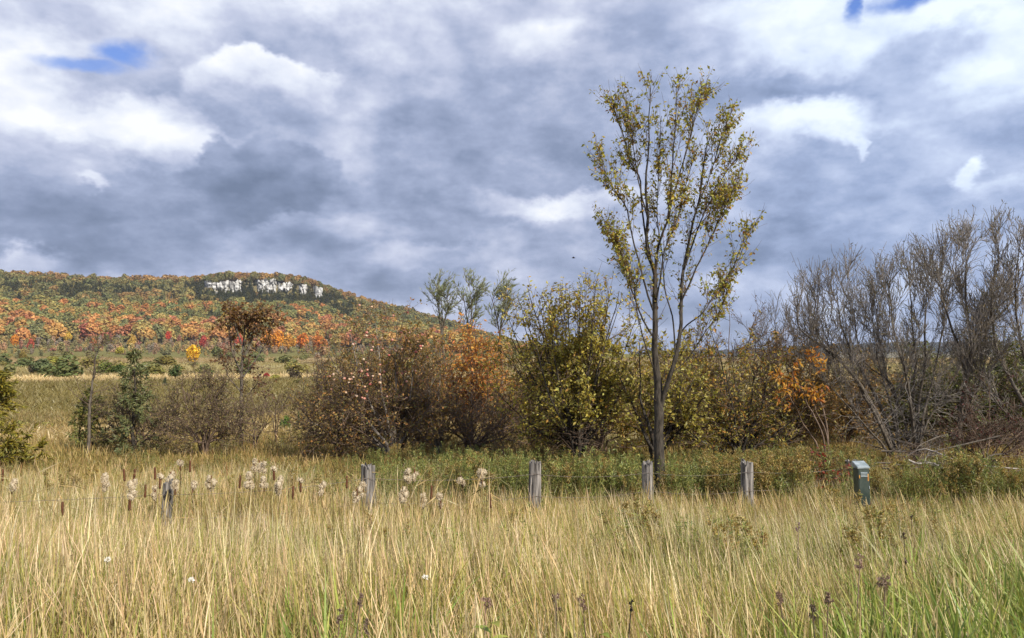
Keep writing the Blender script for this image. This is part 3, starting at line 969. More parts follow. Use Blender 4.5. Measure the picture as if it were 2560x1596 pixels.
def build_trees():
    tall_tree()
    # ---- apple trees in the middle
    pal_apple = [(3, (.22, .165, .045)), (2, (.30, .20, .05)), (1.8, (.36, .18, .05)), (1, (.15, .145, .04))]
    appl = fan(985, 1135, [(800, 985), (825, 890), (875, 850), (935, 820), (1000, 825), (1050, 860), (1085, 940), (860, 1040), (780, 1060), (1070, 1030), (960, 920)])
    r = shrub_tree('apple_tree', 'spreading apple tree hung with pink apples, tangled grey branches, left of the orange bush', 'tree', (985, 1135), 17.0, appl, [.05] * 11,
        [B(9, .25, .98, 48, 14, 1.05, 7, .13, (0, 0, .10), .012, .007), B(5, .15, .97, 46, 16, .46, 5, .14, (0, 0, .1), .014, .0055), B(2.4, .2, .95, 50, 16, .2, 4, .14, (0, 0, .1), .02, .0045)],
        [dict(on=2, per=2.2, t0=.1, size=.066, asp=.55, palette=pal_apple), dict(on=3, per=1.0, t0=.1, size=.06, asp=.55, palette=pal_apple),
         dict(on=3, per=1.3, t0=.1, size=.065, asp=.6, palette=[(2, (.17, .12, .02)), (1, (.22, .14, .02))], sel=lambda p: (p[:, 2] > 2.3) & (p[:, 0] > -3.2))], M_PALEBARK, M_TWIG, zs=1.10, dens=1.8)
    root, P, R, cur, base = r
    # apples
    m_apple, k, out = mat_new('apple_skin')
    g = attr(k, 'col'); pb = k.n.new('ShaderNodeBsdfPrincipled'); k.put(pb.inputs['Base Color'], g); pb.inputs['Roughness'].default_value = .35; k.l.new(pb.outputs[0], out.inputs[0])
    def apple_mesh(c1, c2):
        b = Buf(); nu, nv = 9, 7
        th = np.linspace(0.12, PI - .12, nv); ph = np.arange(nu) * 2 * PI / nu
        T, Pp = np.meshgrid(th, ph, indexing='ij')
        rr = .031 * (1 - .13 * np.cos(T) ** 6) * (1 + .06 * np.sin(T))
        v = np.stack([rr * np.sin(T) * np.cos(Pp), rr * np.sin(T) * np.sin(Pp), rr * np.cos(T) * .92], -1)
        i = np.arange(nu * nv).reshape(nv, nu)
        q = np.stack([i[:-1], np.roll(i[:-1], -1, 1), np.roll(i[1:], -1, 1), i[1:]], -1).reshape(-1, 4)[:, ::-1]
        f = (.5 + .5 * np.cos(Pp))[..., None]
        col = np.array(c1) * f + np.array(c2) * (1 - f)
        b.add(v.reshape(-1, 3), quad=q, col=col.reshape(-1, 3))
        v, q = tubes(np.array([[[0, 0, .03], [.003, 0, .05], [.008, 0, .065]]]), np.array([[.003, .003, .003]]), 3); b.add(v, quad=q, col=(.06, .04, .02))
        return b.mesh('apple', m_apple, True)
    ams = [apple_mesh((.50, .19, .15), (.58, .40, .24)), apple_mesh((.42, .09, .08), (.52, .28, .19)), apple_mesh((.56, .38, .28), (.58, .46, .28))]
    tw = cur[2][0]
    wp = tw[:, 2] + base
    okk = np.where((wp[:, 2] > 1.7) & (wp[:, 1] < 16.9) & (wp[:, 0] > -4.7) & (wp[:, 0] < -1.9))[0]
    for j in rng.choice(okk, min(95, len(okk)), replace=False):
        o = link('apple', ams[int(rng.integers(0, 3))], root, tw[j, int(rng.integers(1, 4))] + np.array([0, 0, -.05]))
        o.rotation_euler = (rng.normal() * .3, rng.normal() * .3, rng.uniform(0, 6))
        s_ = rng.uniform(.8, 1.15); o.scale = (s_, s_, s_)
    # two pale stemmed companions and a low tangle on the left
    shrub_tree('crab_tree', 'small pale barked tree with forked white stems right of the apple tree', 'tree', (1093, 1130), 17.6, fan(1093, 1130, [(1040, 960), (1065, 910), (1100, 930), (1130, 990), (1150, 1030), (1090, 890), (1020, 1010)]), .040,
        [B(7, .3, .98, 46, 14, .85, 7, .12, (0, 0, .18), .012, .006), B(4, .15, .95, 46, 16, .38, 5, .13, (0, 0, .1), .014, .005), B(2, .2, .95, 46, 16, .2, 4, .13, (0, 0, .1), .02, .0045)],
        [dict(on=2, per=1.8, t0=.1, size=.062, asp=.55, palette=pal_apple), dict(on=3, per=.8, t0=.1, size=.062, asp=.55, palette=pal_apple)], M_PALEBARK, M_TWIG)
    shrub_tree('thorn_bush', 'sparse brown thorn bush with low drooping branches, left of the apple tree', 'bush', (850, 1115), 18.4, fan(850, 1115, [(752, 1010), (770, 920), (800, 870), (850, 850), (900, 960), (760, 1075), (742, 1050), (920, 1050)]), .032,
        [B(8, .2, .98, 50, 14, .95, 7, .13, (0, 0, -.05), .012, .006), B(4, .15, .95, 46, 16, .42, 5, .14, (0, 0, 0), .014, .005), B(2, .2, .95, 46, 16, .2, 4, .13, (0, 0, .1), .02, .0045)],
        [dict(on=2, per=1.2, t0=.1, size=.06, asp=.55, palette=pal_apple)], M_TWIG, M_TWIG)
    shrub_tree('thorn_bush', 'dark thorn bush with long level branches between the apple tree and the yellow leaved tree', 'bush', (1182, 1118), 18.0, fan(1182, 1118, [(1120, 1010), (1180, 990), (1240, 1000), (1290, 1020), (1300, 1060), (1110, 1060), (1260, 1080), (1330, 1030)]), .04,
        [B(8, .2, .98, 52, 14, 1.0, 7, .12, (0, 0, -.02), .012, .006), B(4, .15, .95, 46, 16, .42, 5, .14, (0, 0, 0), .014, .005), B(2, .2, .95, 46, 16, .2, 4, .13, (0, 0, .1), .02, .0045)],
        [dict(on=2, per=1.5, t0=.1, size=.06, asp=.55, palette=pal_apple)], M_TWIG, M_TWIG)
    # ---- orange bush behind the apple trees
    pal_or = [(3, (.56, .26, .05)), (1.6, (.50, .18, .05)), (2.2, (.58, .36, .07)), (1, (.36, .16, .05))]
    shrub_tree('orange_bush', 'vivid orange leaved bush rising behind the apple trees', 'bush', (1172, 1110), 18.9, fan(1172, 1110, [(1160, 820), (1200, 835), (1235, 870), (1110, 870), (1150, 850), (1195, 815), (1225, 850), (1250, 900), (1130, 930), (1215, 930), (1080, 900), (1180, 890), (1245, 990), (1110, 990)]), .03,
        [B(8, .35, .98, 42, 12, .8, 6, .10, (0, 0, .2), .012, .006), B(4.5, .15, .95, 44, 14, .36, 5, .12, (0, 0, .1), .014, .005)],
        [dict(on=2, per=3.4, t0=.1, size=.085, asp=.5, palette=pal_or, sel=lambda p: (p[:, 2] > 1.5)), dict(on=2, per=.8, t0=.1, size=.09, asp=.5, palette=pal_or)], M_TWIG, M_TWIG)
    # ---- willow tops far behind
    pal_w = [(3, (.26, .29, .17)), (2, (.33, .36, .24)), (1, (.19, .21, .11))]
    for (bx, top, hw, lab) in [(1104, 722, 34, 'slim silvery willow leaning in the wind, leftmost of three on the skyline'), (1174, 716, 34, 'silvery willow, middle one of three on the skyline'), (1246, 714, 52, 'broadest of three silvery willows, just left of the yellow leaved tree')]:
        paths = [[(bx + 8, 1040), (bx + 8, 930), (bx + 2, 840), (bx - hw * .25 + j * hw * .35, 770), (bx - hw * .5 + j * hw * .42, top + abs(j - 1) * 16)] for j in range(3)]
        shrub_tree('willow_tree', lab, 'tree', (bx + 8, 1040), 46.0, paths, .10,
            [B(11, .50, .99, 34, 10, 1.9, 6, .07, (.35, 0, .35), .012, .014), B(6, .1, .95, 30, 10, .9, 5, .08, (.5, 0, .25), .012, .010)],
            [dict(on=2, per=5.0, t0=.05, size=.24, asp=.20, palette=pal_w, droop=.0, spread=.35, outward=1.0), dict(on=1, per=9.0, t0=.2, size=.26, asp=.20, palette=pal_w, droop=.0, spread=.4, outward=1.0)],
            M_WILLOW, M_TWIG, 'willows on the skyline', zbase=0.0, dens=1.0, stretch=.9)
    # ---- the big yellow leaved tree
    pal_y = [(3, (.48, .39, .065)), (3, (.36, .31, .055)), (1.8, (.52, .45, .10)), (1.6, (.17, .165, .035)), (1, (.44, .27, .05))]
    tips = [(1275, 840), (1312, 800), (1335, 770), (1348, 820), (1385, 800), (1412, 770), (1440, 790), (1456, 745), (1486, 760), (1515, 780), (1545, 800), (1380, 900), (1460, 900), (1262, 790), (1300, 740), (1322, 720), (1370, 760), (1400, 740), (1424, 712), (1470, 720), (1500, 705), (1535, 712), (1558, 735), (1250, 880), (1245, 980), (1300, 900), (1350, 860), (1590, 800), (1600, 900), (1420, 840), (1500, 860), (1540, 950), (1290, 1040)]
    shrub_tree('pear_tree', 'wide tree with yellow green leaves and upright shoots left of the tall slender tree', 'tree', (1445, 1140), 15.4, fan(1445, 1140, tips), [.045] * 33,
        [B(9, .3, .97, 38, 13, .78, 6, .10, (0, 0, .42), .012, .006), B(4.2, .15, .97, 42, 14, .34, 5, .12, (0, 0, .25), .014, .005), B(10, .10, .45, 65, 15, .8, 6, .12, (0, 0, -.05), .012, .006, on=0)],
        [dict(on=2, per=3.0, t0=.1, size=.078, asp=.55, palette=pal_y), dict(on=1, per=5.0, t0=.4, size=.078, asp=.55, palette=pal_y),
         dict(on=2, per=2.4, t0=.1, size=.08, asp=.6, palette=[(2, (.34, .30, .055)), (1, (.40, .36, .09))], sel=lambda p: (p[:, 0] > .9) & (p[:, 2] < 2.9))], M_BARK, M_TWIG)
    tips = [(1560, 900), (1600, 850), (1640, 880), (1680, 860), (1720, 880), (1750, 930), (1755, 1000), (1570, 1000), (1730, 1070), (1650, 940), (1700, 980)]
    shrub_tree('pear_tree', 'bushy tree with bright yellow leaves behind the tall slender trunk', 'tree', (1640, 1140), 15.0, fan(1640, 1140, tips), .05,
        [B(8, .3, .98, 42, 13, .75, 6, .11, (0, 0, .2), .012, .006), B(4.2, .15, .97, 44, 14, .34, 5, .12, (0, 0, .15), .014, .005)],
        [dict(on=2, per=3.8, t0=.1, size=.08, asp=.58, palette=[(3, (.34, .28, .045)), (2, (.24, .21, .035)), (1.5, (.42, .37, .10)), (1.3, (.12, .11, .025))]), dict(on=1, per=3.0, t0=.4, size=.08, asp=.55, palette=pal_y)], M_BARK, M_TWIG)
    # ---- mixed bushes right of the tall tree
    pal_d = [(3, (.17, .155, .036)), (2, (.28, .235, .042)), (2.2, (.44, .34, .055)), (1, (.08, .09, .024)), (1.8, (.42, .22, .045))]
    tips = [(1740, 900), (1790, 850), (1840, 870), (1890, 890), (1940, 930), (1980, 980), (2000, 1040), (1760, 1010), (1700, 1060), (1830, 960), (1900, 1000), (1950, 1070), (1780, 940)]
    shrub_tree('tangled_bush', 'dense dark green and gold bush between the tall tree and the bare willows', 'bush', (1850, 1145), 15.8, fan(1850, 1145, tips), .04,
        [B(9, .25, .98, 46, 14, .85, 6, .11, (0, 0, .1), .012, .006), B(4.5, .15, .97, 46, 14, .36, 5, .12, (0, 0, .1), .014, .005)],
        [dict(on=2, per=2.9, t0=.1, size=.075, asp=.55, palette=pal_d), dict(on=1, per=2.4, t0=.3, size=.075, asp=.55, palette=pal_d)], M_BARK, M_TWIG, zs=1.15)
    tips = [(1680, 900), (1720, 850), (1770, 820), (1830, 805), (1880, 815), (1920, 850), (1960, 880), (1800, 880)]
    shrub_tree('grey_bush', 'twiggy grey brown bush with few leaves behind the dark green and gold bush', 'bush', (1820, 1110), 19.5, fan(1820, 1110, tips), .04,
        [B(9, .25, .98, 40, 13, .95, 6, .11, (0, 0, .3), .012, .007), B(5, .15, .97, 42, 14, .42, 5, .12, (0, 0, .25), .014, .006), B(2, .2, .95, 40, 14, .22, 4, .12, (0, 0, .2), .02, .005)],
        [dict(on=2, per=1.2, t0=.1, size=.075, asp=.5, palette=[(2, (.12, .08, .03)), (1, (.16, .10, .04)), (.6, (.2, .08, .04))])], M_TWIG, M_TWIG, zs=1.12)
    shrub_tree('sumac_bush', 'straggling sumac with orange leaf tips leaning in front of the bare willows', 'bush', (2075, 1150), 15.2, [[(2075, 1150), (2050, 1060), (2010, 980), (1985, 905)], [(2075, 1150), (2060, 1040), (2030, 960), (2020, 900)], [(2075, 1150), (2065, 1080), (2040, 1020), (2045, 985)], [(2075, 1150), (2020, 1080), (1985, 1010), (1960, 960)]], .022,
        [B(6, .55, .99, 40, 12, .42, 5, .10, (0, 0, .1), .012, .005), B(3, .2, .97, 42, 14, .2, 4, .12, (0, 0, 0), .014, .004)],
        [dict(on=1, per=3.2, t0=.4, size=.12, asp=.34, palette=[(3, (.52, .24, .03)), (2, (.48, .16, .03)), (2, (.50, .32, .05))], droop=.5), dict(on=2, per=1.6, t0=.1, size=.11, asp=.34, palette=[(3, (.50, .25, .03)), (1, (.46, .15, .03))], droop=.5)], M_TWIG, M_TWIG)
    build_back_bushes()
    build_willows()
    build_left_trees()


def build_back_bushes():
    gold = [(2, (.42, .31, .06)), (2, (.30, .24, .05)), (1, (.42, .22, .05))]
    brown = [(2, (.28, .18, .06)), (2, (.36, .21, .06)), (1, (.22, .18, .055))]
    green = [(3, (.12, .14, .04)), (2, (.17, .18, .05)), (1, (.24, .20, .05))]
    for (bx, hw, top, pal, per, Y, lab) in [
        (890, 125, 875, brown, 1.8, 21.5, 'russet bush behind the left half of the apple tree'),
        (1050, 125, 850, [(2, (.44, .22, .055)), (2, (.34, .20, .055)), (1, (.24, .19, .05))], 1.8, 21.0, 'orange brown bush behind the right half of the apple tree'),
        (1330, 130, 880, brown, 2.0, 20.0, 'brown bush filling the gap between the orange bush and the wide yellow green tree'),
        (1500, 125, 850, gold, 2.6, 19.0, 'gold leaved bush behind the wide yellow green tree'),
        (1735, 125, 850, gold, 2.4, 19.0, 'tawny bush just right of the tall slender trunk, behind the others'),
        (1960, 125, 865, brown, 2.2, 20.0, 'russet bush behind the sumac'),
        (2110, 120, 885, brown, 2.2, 21.0, 'brown scrub bush seen through the left willow trunks'),
        (2270, 130, 870, green, 2.2, 21.5, 'dull green scrub bush behind the middle of the willow thicket'),
        (2430, 120, 865, green, 2.2, 20.5, 'olive scrub bush behind the forked willow'),
        (2560, 120, 850, green, 2.0, 19.5, 'rusty scrub bush at the right edge behind the willows')]:
        tips = [(bx + hw * math.cos(a) * q, 1095 + (top - 1095) * math.sin(a) * q + 8 * rng.normal()) for a, q in [(.25, 1), (.6, 1), (.95, 1), (1.3, 1), (1.65, 1), (2.0, 1), (2.4, 1), (2.8, 1), (.8, .6), (1.5, .6), (2.3, .6)]]
        shrub_tree('scrub_bush', lab, 'bush', (bx, 1110), Y, fan(bx, 1110, tips), .03,
            [B(7, .25, .98, 44, 13, .85, 6, .11, (0, 0, .2), .012, .007), B(4, .15, .97, 44, 14, .38, 5, .12, (0, 0, .15), .014, .006)],
            [dict(on=2, per=per * 1.9, t0=.1, size=.085, asp=.55, palette=pal), dict(on=1, per=per * 1.5, t0=.3, size=.085, asp=.55, palette=pal)], M_TWIG, M_TWIG, 'scrub behind the front bushes', dens=2.3)


def build_willows():
    pal = [(2, (.13, .12, .045)), (2, (.20, .16, .07)), (1, (.26, .19, .08)), (1, (.10, .11, .04))]
    upw = (0, 0, .85)
    def spec(d=1.0):
        return [B(8.5 * d, .28, .98, 32, 12, .98, 8, .09, upw, .010, .008, .45, .45), B(5.5, .15, .97, 27, 10, .56, 6, .10, (0, 0, .7), .010, .0065, .6, .35), B(2.9, .1, .97, 30, 12, .42, 5, .12, (0, 0, .55), .012, .0055, .7, .3)]
    lf = lambda a: [dict(on=3, per=a, t0=.2, size=.075, asp=.22, palette=pal, droop=.2, spread=.5), dict(on=2, per=a * .6, t0=.3, size=.075, asp=.22, palette=pal, droop=.2, spread=.5)]
    shrub_tree('bare_willow', 'bare willow with heavy trunks arching out to the left', 'tree', (2255, 1155), 17.0,
        [[(2255, 1155), (2205, 1060), (2150, 950), (2095, 865), (2040, 815), (2000, 770), (1985, 705)], [(2255, 1155), (2215, 1050), (2165, 930), (2120, 830), (2095, 740), (2090, 640)], [(2255, 1155), (2210, 1080), (2160, 985), (2125, 900), (2060, 830), (2035, 740), (2045, 650)],
         [(2255, 1155), (2235, 1050), (2205, 930), (2180, 820), (2165, 720), (2160, 640)], [(2255, 1155), (2240, 1060), (2225, 950), (2150, 870), (2130, 760), (2125, 660)], [(2255, 1155), (2190, 1090), (2120, 1010), (2060, 930), (2020, 880)]],
        [.055, .045, .045, .035, .032, .026], spec(.80), lf(.7), M_WILLOW, M_WTWIG, 'bare willow thicket', jit=.3, zs=.80, tangle=22)
    shrub_tree('bare_willow', 'many stemmed bare willow standing upright in the middle of the thicket', 'tree', (2290, 1150), 17.4,
        [[(2290, 1150), (2280, 1030), (2260, 900), (2235, 780), (2225, 680), (2215, 620)], [(2290, 1150), (2285, 1020), (2290, 880), (2285, 740), (2280, 640), (2275, 590)], [(2290, 1150), (2300, 1010), (2318, 870), (2318, 740), (2330, 640), (2335, 580)],
         [(2290, 1150), (2310, 1040), (2340, 900), (2355, 780), (2370, 660), (2385, 560)], [(2290, 1150), (2262, 1050), (2225, 950), (2205, 850), (2195, 740), (2190, 650)], [(2290, 1150), (2320, 1060), (2372, 960), (2410, 860), (2430, 760)]],
        [.036, .036, .036, .032, .03, .026], spec(.82), lf(1.2), M_WILLOW, M_WTWIG, 'bare willow thicket', jit=.35, zs=.82, tangle=22)
    shrub_tree('bare_willow', 'bare willow with one forked greenish trunk right of the middle of the thicket', 'tree', (2385, 1165), 16.2,
        [[(2385, 1165), (2398, 1060), (2412, 960), (2425, 890), (2440, 800), (2470, 700), (2490, 600), (2485, 530)], [(2415, 930), (2400, 850), (2370, 760), (2350, 680), (2360, 590)], [(2425, 890), (2420, 790), (2405, 680), (2405, 580), (2420, 520)], [(2430, 860), (2470, 780), (2520, 720), (2545, 640), (2550, 560)], [(2398, 1060), (2440, 980), (2475, 880), (2490, 790)]],
        [.060, .036, .034, .032, .024], spec(.76), lf(.8), M_WILLOW, M_WTWIG, 'bare willow thicket', jit=.25, zs=.85, tangle=18)
    shrub_tree('bare_willow', 'bare willow cut by the right edge, trunks leaning left', 'tree', (2640, 1150), 15.6,
        [[(2640, 1150), (2590, 1050), (2540, 950), (2505, 850), (2495, 740), (2505, 640), (2520, 520)], [(2640, 1150), (2600, 1000), (2560, 870), (2545, 740), (2550, 620), (2560, 500)], [(2640, 1150), (2620, 1000), (2600, 850), (2590, 700), (2600, 560)], [(2640, 1150), (2570, 1080), (2500, 1020), (2450, 940), (2430, 880)]],
        [.05, .045, .04, .03], spec(.76), lf(.8), M_WILLOW, M_WTWIG, 'bare willow thicket', jit=.25, zs=.85, tangle=18)
    shrub_tree('bare_willow', 'low pale willow behind the grey bush, left of the thicket', 'tree', (2010, 1100), 22.0,
        [[(2010, 1100), (1985, 980), (1955, 870), (1935, 800), (1925, 755)], [(2010, 1100), (2000, 970), (1985, 850), (1975, 770)], [(2010, 1100), (2020, 980), (2030, 870), (2020, 790)], [(2010, 1100), (1970, 1000), (1930, 900), (1900, 830)]],
        .045, spec(.6), lf(.5), M_WILLOW, M_WTWIG, 'bare willow thicket', jit=.3, zs=.80, tangle=22)
    # dark red dogwood at the foot and a dark evergreen behind
    shrub_tree('dogwood_bush', 'dark red leaved low bush under the bare willows at the right edge', 'bush', (2470, 1165), 14.8, fan(2470, 1165, [(2390, 1040), (2430, 990), (2480, 960), (2530, 1000), (2580, 1040), (2380, 1100), (2560, 1090)]), .02,
        [B(9, .25, .98, 42, 13, .7, 6, .1, (0, 0, .3), .012, .005), B(5, .15, .97, 42, 14, .3, 5, .1, (0, 0, .2), .014, .004)],
        [dict(on=2, per=1.0, t0=.1, size=.06, asp=.5, palette=[(3, (.10, .022, .02)), (2, (.07, .03, .02)), (1, (.06, .055, .02))])], M_TWIG, M_TWIG)
    for (px, py, Y, top, wpx, lab) in [(2500, 1110, 24, 880, 95, 'dark green juniper behind the willows near the right edge'), (2410, 1100, 25, 905, 70, 'smaller dull green juniper seen through the willow stems'), (2600, 1110, 24, 840, 100, 'dark green juniper at the right edge behind the willows')]:
        base = W(px, py, Y); base[2] = float(ground_z(base[0], base[1]))
        h = W(px, top, Y)[2] - base[2]
        root = empty('juniper_tree', base, lab, 'tree', 'junipers behind the willows')
        b = crown_round(5200, 9, .36, .5, .48, .045, seed=int(px)); V = np.concatenate(b.v) * np.array([wpx * 2 / F * Y / .9, wpx * 2 / F * Y / .9, h])
        b.v = [V]; b.c = [np.concatenate(b.c) * np.array([.060, .075, .024])]
        o = link('crown', b.mesh('crown', M_LEAF), root); o['kind'] = 'stuff'
        tb = trunk_buf(.5, .02, 3); tb.v = [np.concatenate(tb.v) * h]; link('trunk', tb.mesh('trunk', M_BARK, True), root)
    # red leaved vine at the foot
    shrub_tree('red_vine', 'low vine with scarlet leaves left of the green pedestal', 'vine', (2045, 1225), 12.4, fan(2045, 1225, [(2020, 1150), (2050, 1125), (2078, 1140), (2095, 1170), (2005, 1175), (2102, 1205), (1998, 1205), (2060, 1170), (2035, 1175)]), .008,
        [B(7, .2, .99, 45, 14, .34, 5, .1, (0, 0, .1), .012, .004), B(3, .2, .97, 45, 14, .16, 4, .1, (0, 0, 0), .014, .003)],
        [dict(on=1, per=2.6, t0=.1, size=.07, asp=.6, palette=[(1.6, (.34, .055, .03)), (2, (.15, .13, .035)), (2, (.22, .035, .025)), (1.5, (.16, .07, .03)), (.8, (.42, .16, .05))]), dict(on=2, per=1.0, t0=.1, size=.065, asp=.6, palette=[(2, (.28, .05, .03)), (2, (.14, .11, .03))])], M_TWIG, M_TWIG)
    # fallen boughs under the thicket
    ords = ['', 'leftmost', 'second from the left', 'third from the left', 'fourth from the left', 'fifth from the left', 'fifth from the right', 'fourth from the right', 'third from the right', 'second from the right', 'rightmost']
    for j in range(11):
        px = 2195 + 32 * j + rng.uniform(-8, 8); py = rng.uniform(1105, 1180); Y = rng.uniform(13.6, 15.2)
        p0 = W(px, py, Y); L = rng.uniform(.8, 1.9); a = rng.uniform(-.5, .5) + (0 if rng.uniform() < .5 else PI)
        d = np.array([math.cos(a), .35 * math.sin(a * 3), rng.uniform(-.35, .25)])
        pts = [p0 - d * L * .5, p0 - d * L * .15 + rng.normal(size=3) * .08, p0 + d * L * .2 + rng.normal(size=3) * .08, p0 + d * L * .5 + rng.normal(size=3) * .05]
        white = j == 0
        if white:
            pts = [W(2270, 1150, 13.4), W(2295, 1160, 13.4), W(2325, 1157, 13.4), W(2362, 1172, 13.3), W(2390, 1180, 13.3)]
        P = interp_line(pts, 10)
        P[:, 2] = np.maximum(P[:, 2], ground_z(P[:, 0], P[:, 1]) + .03)
        base = P[0].copy()
        root = empty('fallen_branch', base, 'pale bleached bough lying in front of the willow stems, right of the green pedestal' if white else 'bare bough tangled in the heap under the willows, %s' % ords[j], 'branch', 'fallen boughs under the willows')
        P = P - base
        R = np.linspace(.019, .008, 10) if not white else np.linspace(.020, .009, 10)
        b = Buf(); cat_geo(b, P[None], R[None], 6); link('bough', b.mesh('bough', M_DEAD if (white or j % 5 == 0) else M_WILLOW, True), root)
        a1, r1 = branch(P[None], R[None], 10, .1, .97, 42, 14, .6, 6, .13, (0, 0, .1), .012, .006)
        a2, r2 = branch(a1, r1, 3, .2, .95, 45, 14, .28, 5, .13, (0, 0, .1), .014, .005)
        b = Buf(); cat_geo(b, a1, r1, 3); cat_geo(b, a2, r2, 3)
        o = link('twigs', b.mesh('twigs', M_DEAD if white else M_TWIG, True), root); o['kind'] = 'stuff'


def conifer(name, label, px, py, Y, top, half, col, n=3200, seed=0, thin=.0, group=None, needles=.16):
    """larch or spruce: straight trunk, whorls of level branches, needle sprays along them"""
    base = W(px, py, Y); base[2] = float(ground_z(base[0], base[1])) - .03
    h = W(px, top, Y)[2] - base[2]; rw = half / F * Y
    root = empty(name, base, label, 'tree', group)
    n0 = 12
    P = np.stack([.02 * np.cumsum(rng.normal(size=n0)), .02 * np.cumsum(rng.normal(size=n0)), np.linspace(0, h, n0)], 1); R = np.linspace(.012 * h + .015, .006, n0)
    b = Buf(); cat_geo(b, P[None], R[None], 6); link('trunk', b.mesh('trunk', M_BARK, True), root)
    nb = int(h * 26)
    t = rng.uniform(.08, .98, nb); z = t * h
    ln = rw * (1 - t) ** .75 * rng.uniform(.6, 1.15, nb) + .06
    a = rng.uniform(0, 2 * PI, nb)
    i = t * (n0 - 1); st = np.stack([np.interp(i, np.arange(n0), P[:, 0]), np.interp(i, np.arange(n0), P[:, 1]), z], 1)
    d = np.stack([np.cos(a), np.sin(a), np.full(nb, .12)], 1)
    s = np.linspace(0, 1, 6)
    BP = st[:, None, :] + d[:, None, :] * (ln[:, None] * s[None])[:, :, None]
    BP[:, :, 2] += (-.25 * s ** 2 + .12 * s ** 3)[None] * ln[:, None] * 1.0 + .02 * rng.normal(size=(nb, 6))
    BR = .008 * (1 - .6 * s)[None] * np.ones((nb, 1))
    b2, r2 = branch(BP, BR, 5, .2, .98, 50, 12, .28 * rw + .05, 4, .1, (0, 0, -.1), .02, .003)
    bb = Buf(); cat_geo(bb, BP, BR, 3); cat_geo(bb, b2, r2, 3)
    o = link('branches', bb.mesh('branches', M_TWIG, True), root); o['kind'] = 'stuff'
    lv = Buf(); per = n / max(1, len(b2) + len(BP))
    leaves_on(b2, per, .0, needles, .30, col, .1, .55, lv, 1.0); leaves_on(BP, per, .2, needles, .30, col, .1, .55, lv, 1.0)
    o = link('needles', lv.mesh('needles', M_NEEDLE), root); o['kind'] = 'stuff'


